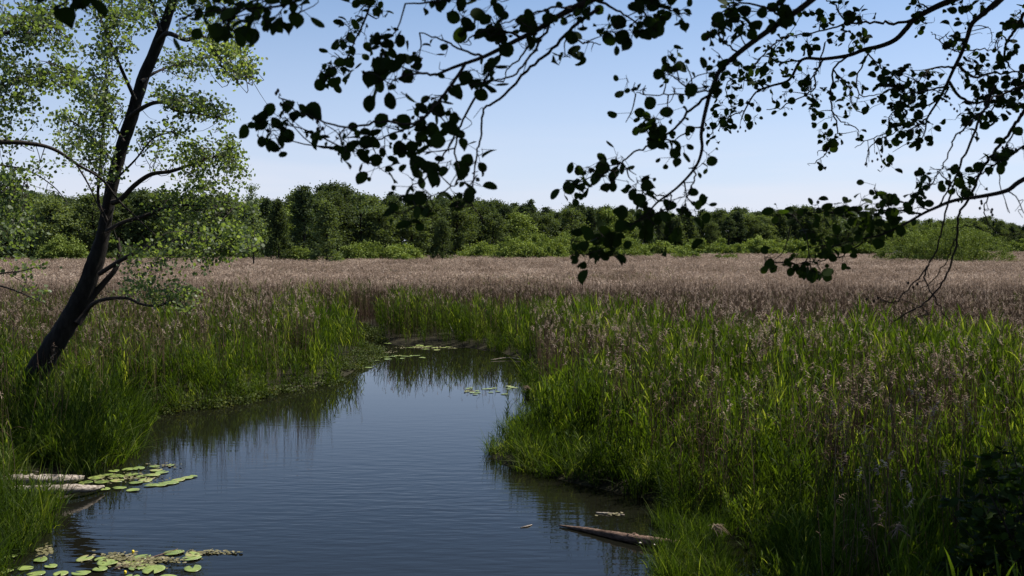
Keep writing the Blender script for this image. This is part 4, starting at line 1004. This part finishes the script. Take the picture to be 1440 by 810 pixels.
# ------------------------------------------------------------------ water lilies
def pad_mesh(seed):
    g = np.random.default_rng(seed); n = 26; a0 = g.random() * .2; mb = MB()
    t = np.linspace(.16 + a0, 2 * math.pi - .16 - a0, n); rings = [0.02, .45, .8, 1.0]
    v = []
    for q in rings:
        rr = q * (1 + .03 * np.sin(3 * t + seed) * q)
        v.append(np.column_stack((rr * np.cos(t) * 1.12 - .1, rr * np.sin(t) * .95, .012 * q * q * np.sin(2 * t + seed) + .07 * (q == 1.0) * np.clip(g.random() * np.sin(2 * t + seed * 1.3) ** 3 + .3 * g.random(n) - .1, 0, 1))))
    v = np.concatenate(v)
    top = v.copy(); bot = v.copy(); bot[:, 2] -= .012
    i = (np.arange(len(rings) - 1)[:, None] * n + np.arange(n - 1)[None]).ravel(); q = np.stack((i, i + n, i + n + 1, i + 1), -1)
    mb.add(top, q); mb.add(bot, q[:, ::-1])
    e = (len(rings) - 1) * n + np.arange(n - 1); m = len(top); mb.q.append(np.stack((e, e + m, e + m + 1, e + 1), -1)); 
    return mb.mesh("lily_pad", M['pad'], True)
pads = [pad_mesh(s) for s in range(6)]
def pad(px, py, wpx, label, group):
    c = G(px, py, .012); o = bpy.data.objects.new("lily_pad", pads[rng.integers(6)]); C.objects.link(o)
    s = wpx / F * c[1] / 2.05; o.location = (c[0], c[1], .014 + rng.random() * .006); o.rotation_euler = (rng.normal() * .03, rng.normal() * .03, rng.random() * 6.28); o.scale = (s, s, max(s, .12))
    return tag(o, label, "lily pad", group)
for x, y, w in [(15, 783, 20), (57, 787, 20), (37, 799, 20), (71, 796, 18), (49, 807, 24), (85, 807, 22), (120, 785, 24), (113, 806, 26), (150, 791, 30), (140, 800, 22), (186, 791, 30), (200, 783, 24), (243, 777, 27), (268, 785, 26), (270, 780, 22), (271, 799, 26), (205, 797, 24), (216, 802, 34), (140, 787, 16), (186, 811, 22), (238, 812, 24), (8, 803, 20), (190, 799, 20)]:
    pad(x, y, w, "green lily pad floating in the near cluster at the bottom left", "lily pads of the near cluster")
for x, y, w in [(160, 662, 16), (180, 660, 18), (195, 659, 18), (220, 661, 18), (228, 664, 18), (212, 668, 22), (185, 667, 20), (165, 670, 22), (148, 668, 20), (135, 672, 22), (120, 678, 20), (145, 678, 20), (165, 676, 18), (205, 675, 20), (212, 682, 20), (225, 681, 22), (238, 679, 22), (250, 675, 18), (262, 672, 16), (272, 670, 12), (190, 679, 18), (167, 686, 18), (188, 689, 18), (148, 688, 14), (110, 682, 16), (218, 656, 14), (240, 654, 10), (198, 670, 14)]:
    pad(x, y, w, "green lily pad in the patch beside the grey bleached log", "lily pads beside the bleached log")
for k in range(17):
    pad(rng.uniform(655, 728), 547 + rng.uniform(-4, 8), rng.uniform(7, 11), "small lily pad in the patch off the right bank reeds", "lily pads off the right bank")
for x, y in [(535, 503), (545, 502), (553, 501), (560, 500), (567, 501), (575, 501), (580, 500), (586, 500), (566, 504), (530, 507), (594, 503), (545, 505), (510, 514), (518, 517), (475, 517)]:
    pad(x, y, rng.uniform(8, 11), "small pale lily pad floating near the back of the inlet", "lily pads at the back of the inlet")
for x, y in [(575, 489), (585, 488), (595, 488), (604, 487), (612, 489), (622, 489), (632, 488), (600, 491), (615, 492), (545, 483), (555, 481), (563, 482), (638, 490), (590, 486)]:
    pad(x, y, rng.uniform(9, 13), "lily pad lying against the dark reeds behind the inlet", "lily pads against the back reeds")
def flower(px, py, label):
    c = G(px, py, .05); r = empty("water_lily", (c[0], c[1], 0)); mb, st = MB(), MB()
    tube(mb, [(0, 0, .035), (0, 0, .05), (0, 0, .075), (0, 0, .085)], [.008, .019, .019, .01], 8); tube(st, [(0, 0, -.1), (0, 0, .036)], [.006, .006], 5)
    mb.build("flower", M['flower'], r, True); st.build("stalk", M['grass'], r, True); tag(r, label, "flower")
flower(187, 777, "yellow water lily bud above the near lily pads")
flower(176, 806, "yellow water lily bud at the bottom edge among the near lily pads")
# brown and green weed mats between the pads
mb = MB()
for cx, cy, rx, ry, n in [(165, 785, 26, 7, 240), (215, 788, 40, 4, 240), (195, 796, 30, 3, 120), (65, 775, 10, 8, 60), (300, 777, 40, 3, 120), (180, 672, 45, 6, 160), (235, 655, 20, 3, 40), (660, 550, 10, 3, 60), (600, 489, 50, 2, 260), (560, 481, 20, 2, 120), (545, 495, 14, 2, 100), (740, 640, 12, 2, 60), (865, 723, 14, 2, 30)]:
    pos = np.array([G(cx + rng.normal() * rx * .5, cy + rng.normal() * ry * .5, .008) for _ in range(n)]); leaves(mb, LEAF, pos + rng.random((n, 3)) * (0, 0, .012), rng.uniform(.025, .07, n), up=6)
M['mat'] = foliage_mat("weed_mat", (.07, .06, .03), (.12, .11, .045), (.2, .17, .1), trans=0, rough=.6)
tag(mb.build("floating_weeds", M['mat']), "brown green mats of weed floating between the lily pads", "water weed", kind="stuff")

# ------------------------------------------------------------------ single reeds that stand out
def lone_reeds(px, py, n, hs, label, spread=.12):
    c = G(px, py, 0); r = empty("reed_clump", (c[0], c[1], 0)); mb = MB()
    for _ in range(n):
        x, y = disc(spread); green_stem(mb, x, y, rng.uniform(*hs))
    mb.build("stem", M['reed_green'], r); return tag(r, label, "reed clump")
lone_reeds(714, 600, 3, (.45, .7), "small clump of green reeds standing alone in the water off the right bank")
lone_reeds(560, 512, 2, (.2, .35), "tiny reed shoot standing in the open water at the back")
def dry_stalk(px, py, D, H, label):
    b = P(px, py, D); r = empty("dry_reed", (b[0], D, b[2] - H)); a_, p_ = MB(), MB()
    az = rng.random() * 6.28; top = np.array((0, 0, H))
    tube(a_, spline([(0, 0, -.2), (.03, 0, H * .5), top], 4), np.linspace(.0045, .0025, 9), 5)
    nod = np.array((math.cos(az), math.sin(az) * .4, 0))
    for k in range(46):
        f = rng.random(); p = top + np.array((0, 0, .09)) * f + nod * .14 * f * f - np.array((0, 0, .07)) * f ** 3
        d = unit(nod * .6 + rng.normal(size=3) * .35 + (0, 0, .1)); strip(p_, arch(p, d, rng.uniform(.05, .1), .9, 4), [.002, .004, .004, .001], unit(np.cross(d, rng.normal(size=3))), rng.random())
    a_.build("stalk", M['reed_dry'], r); p_.build("plume", M['plume'], r); return tag(r, label, "dry reed")
dry_stalk(1003, 742, 12.4, 1.0, "lone nodding dry reed before the dark hollow of the right bank")
dry_stalk(1262, 745, 10.0, 1.2, "dry reed plume among shaded reeds at the bottom right")
dry_stalk(865, 462, 28, 2.2, "tall pale dry reed plume above the middle of the right bank")
dry_stalk(735, 545, 25.5, 1.3, "dry reed plume leaning over the water at the right bank's edge")
dry_stalk(1318, 500, 18.5, 2.1, "pale dry reed plume rising from green reeds near the right side")
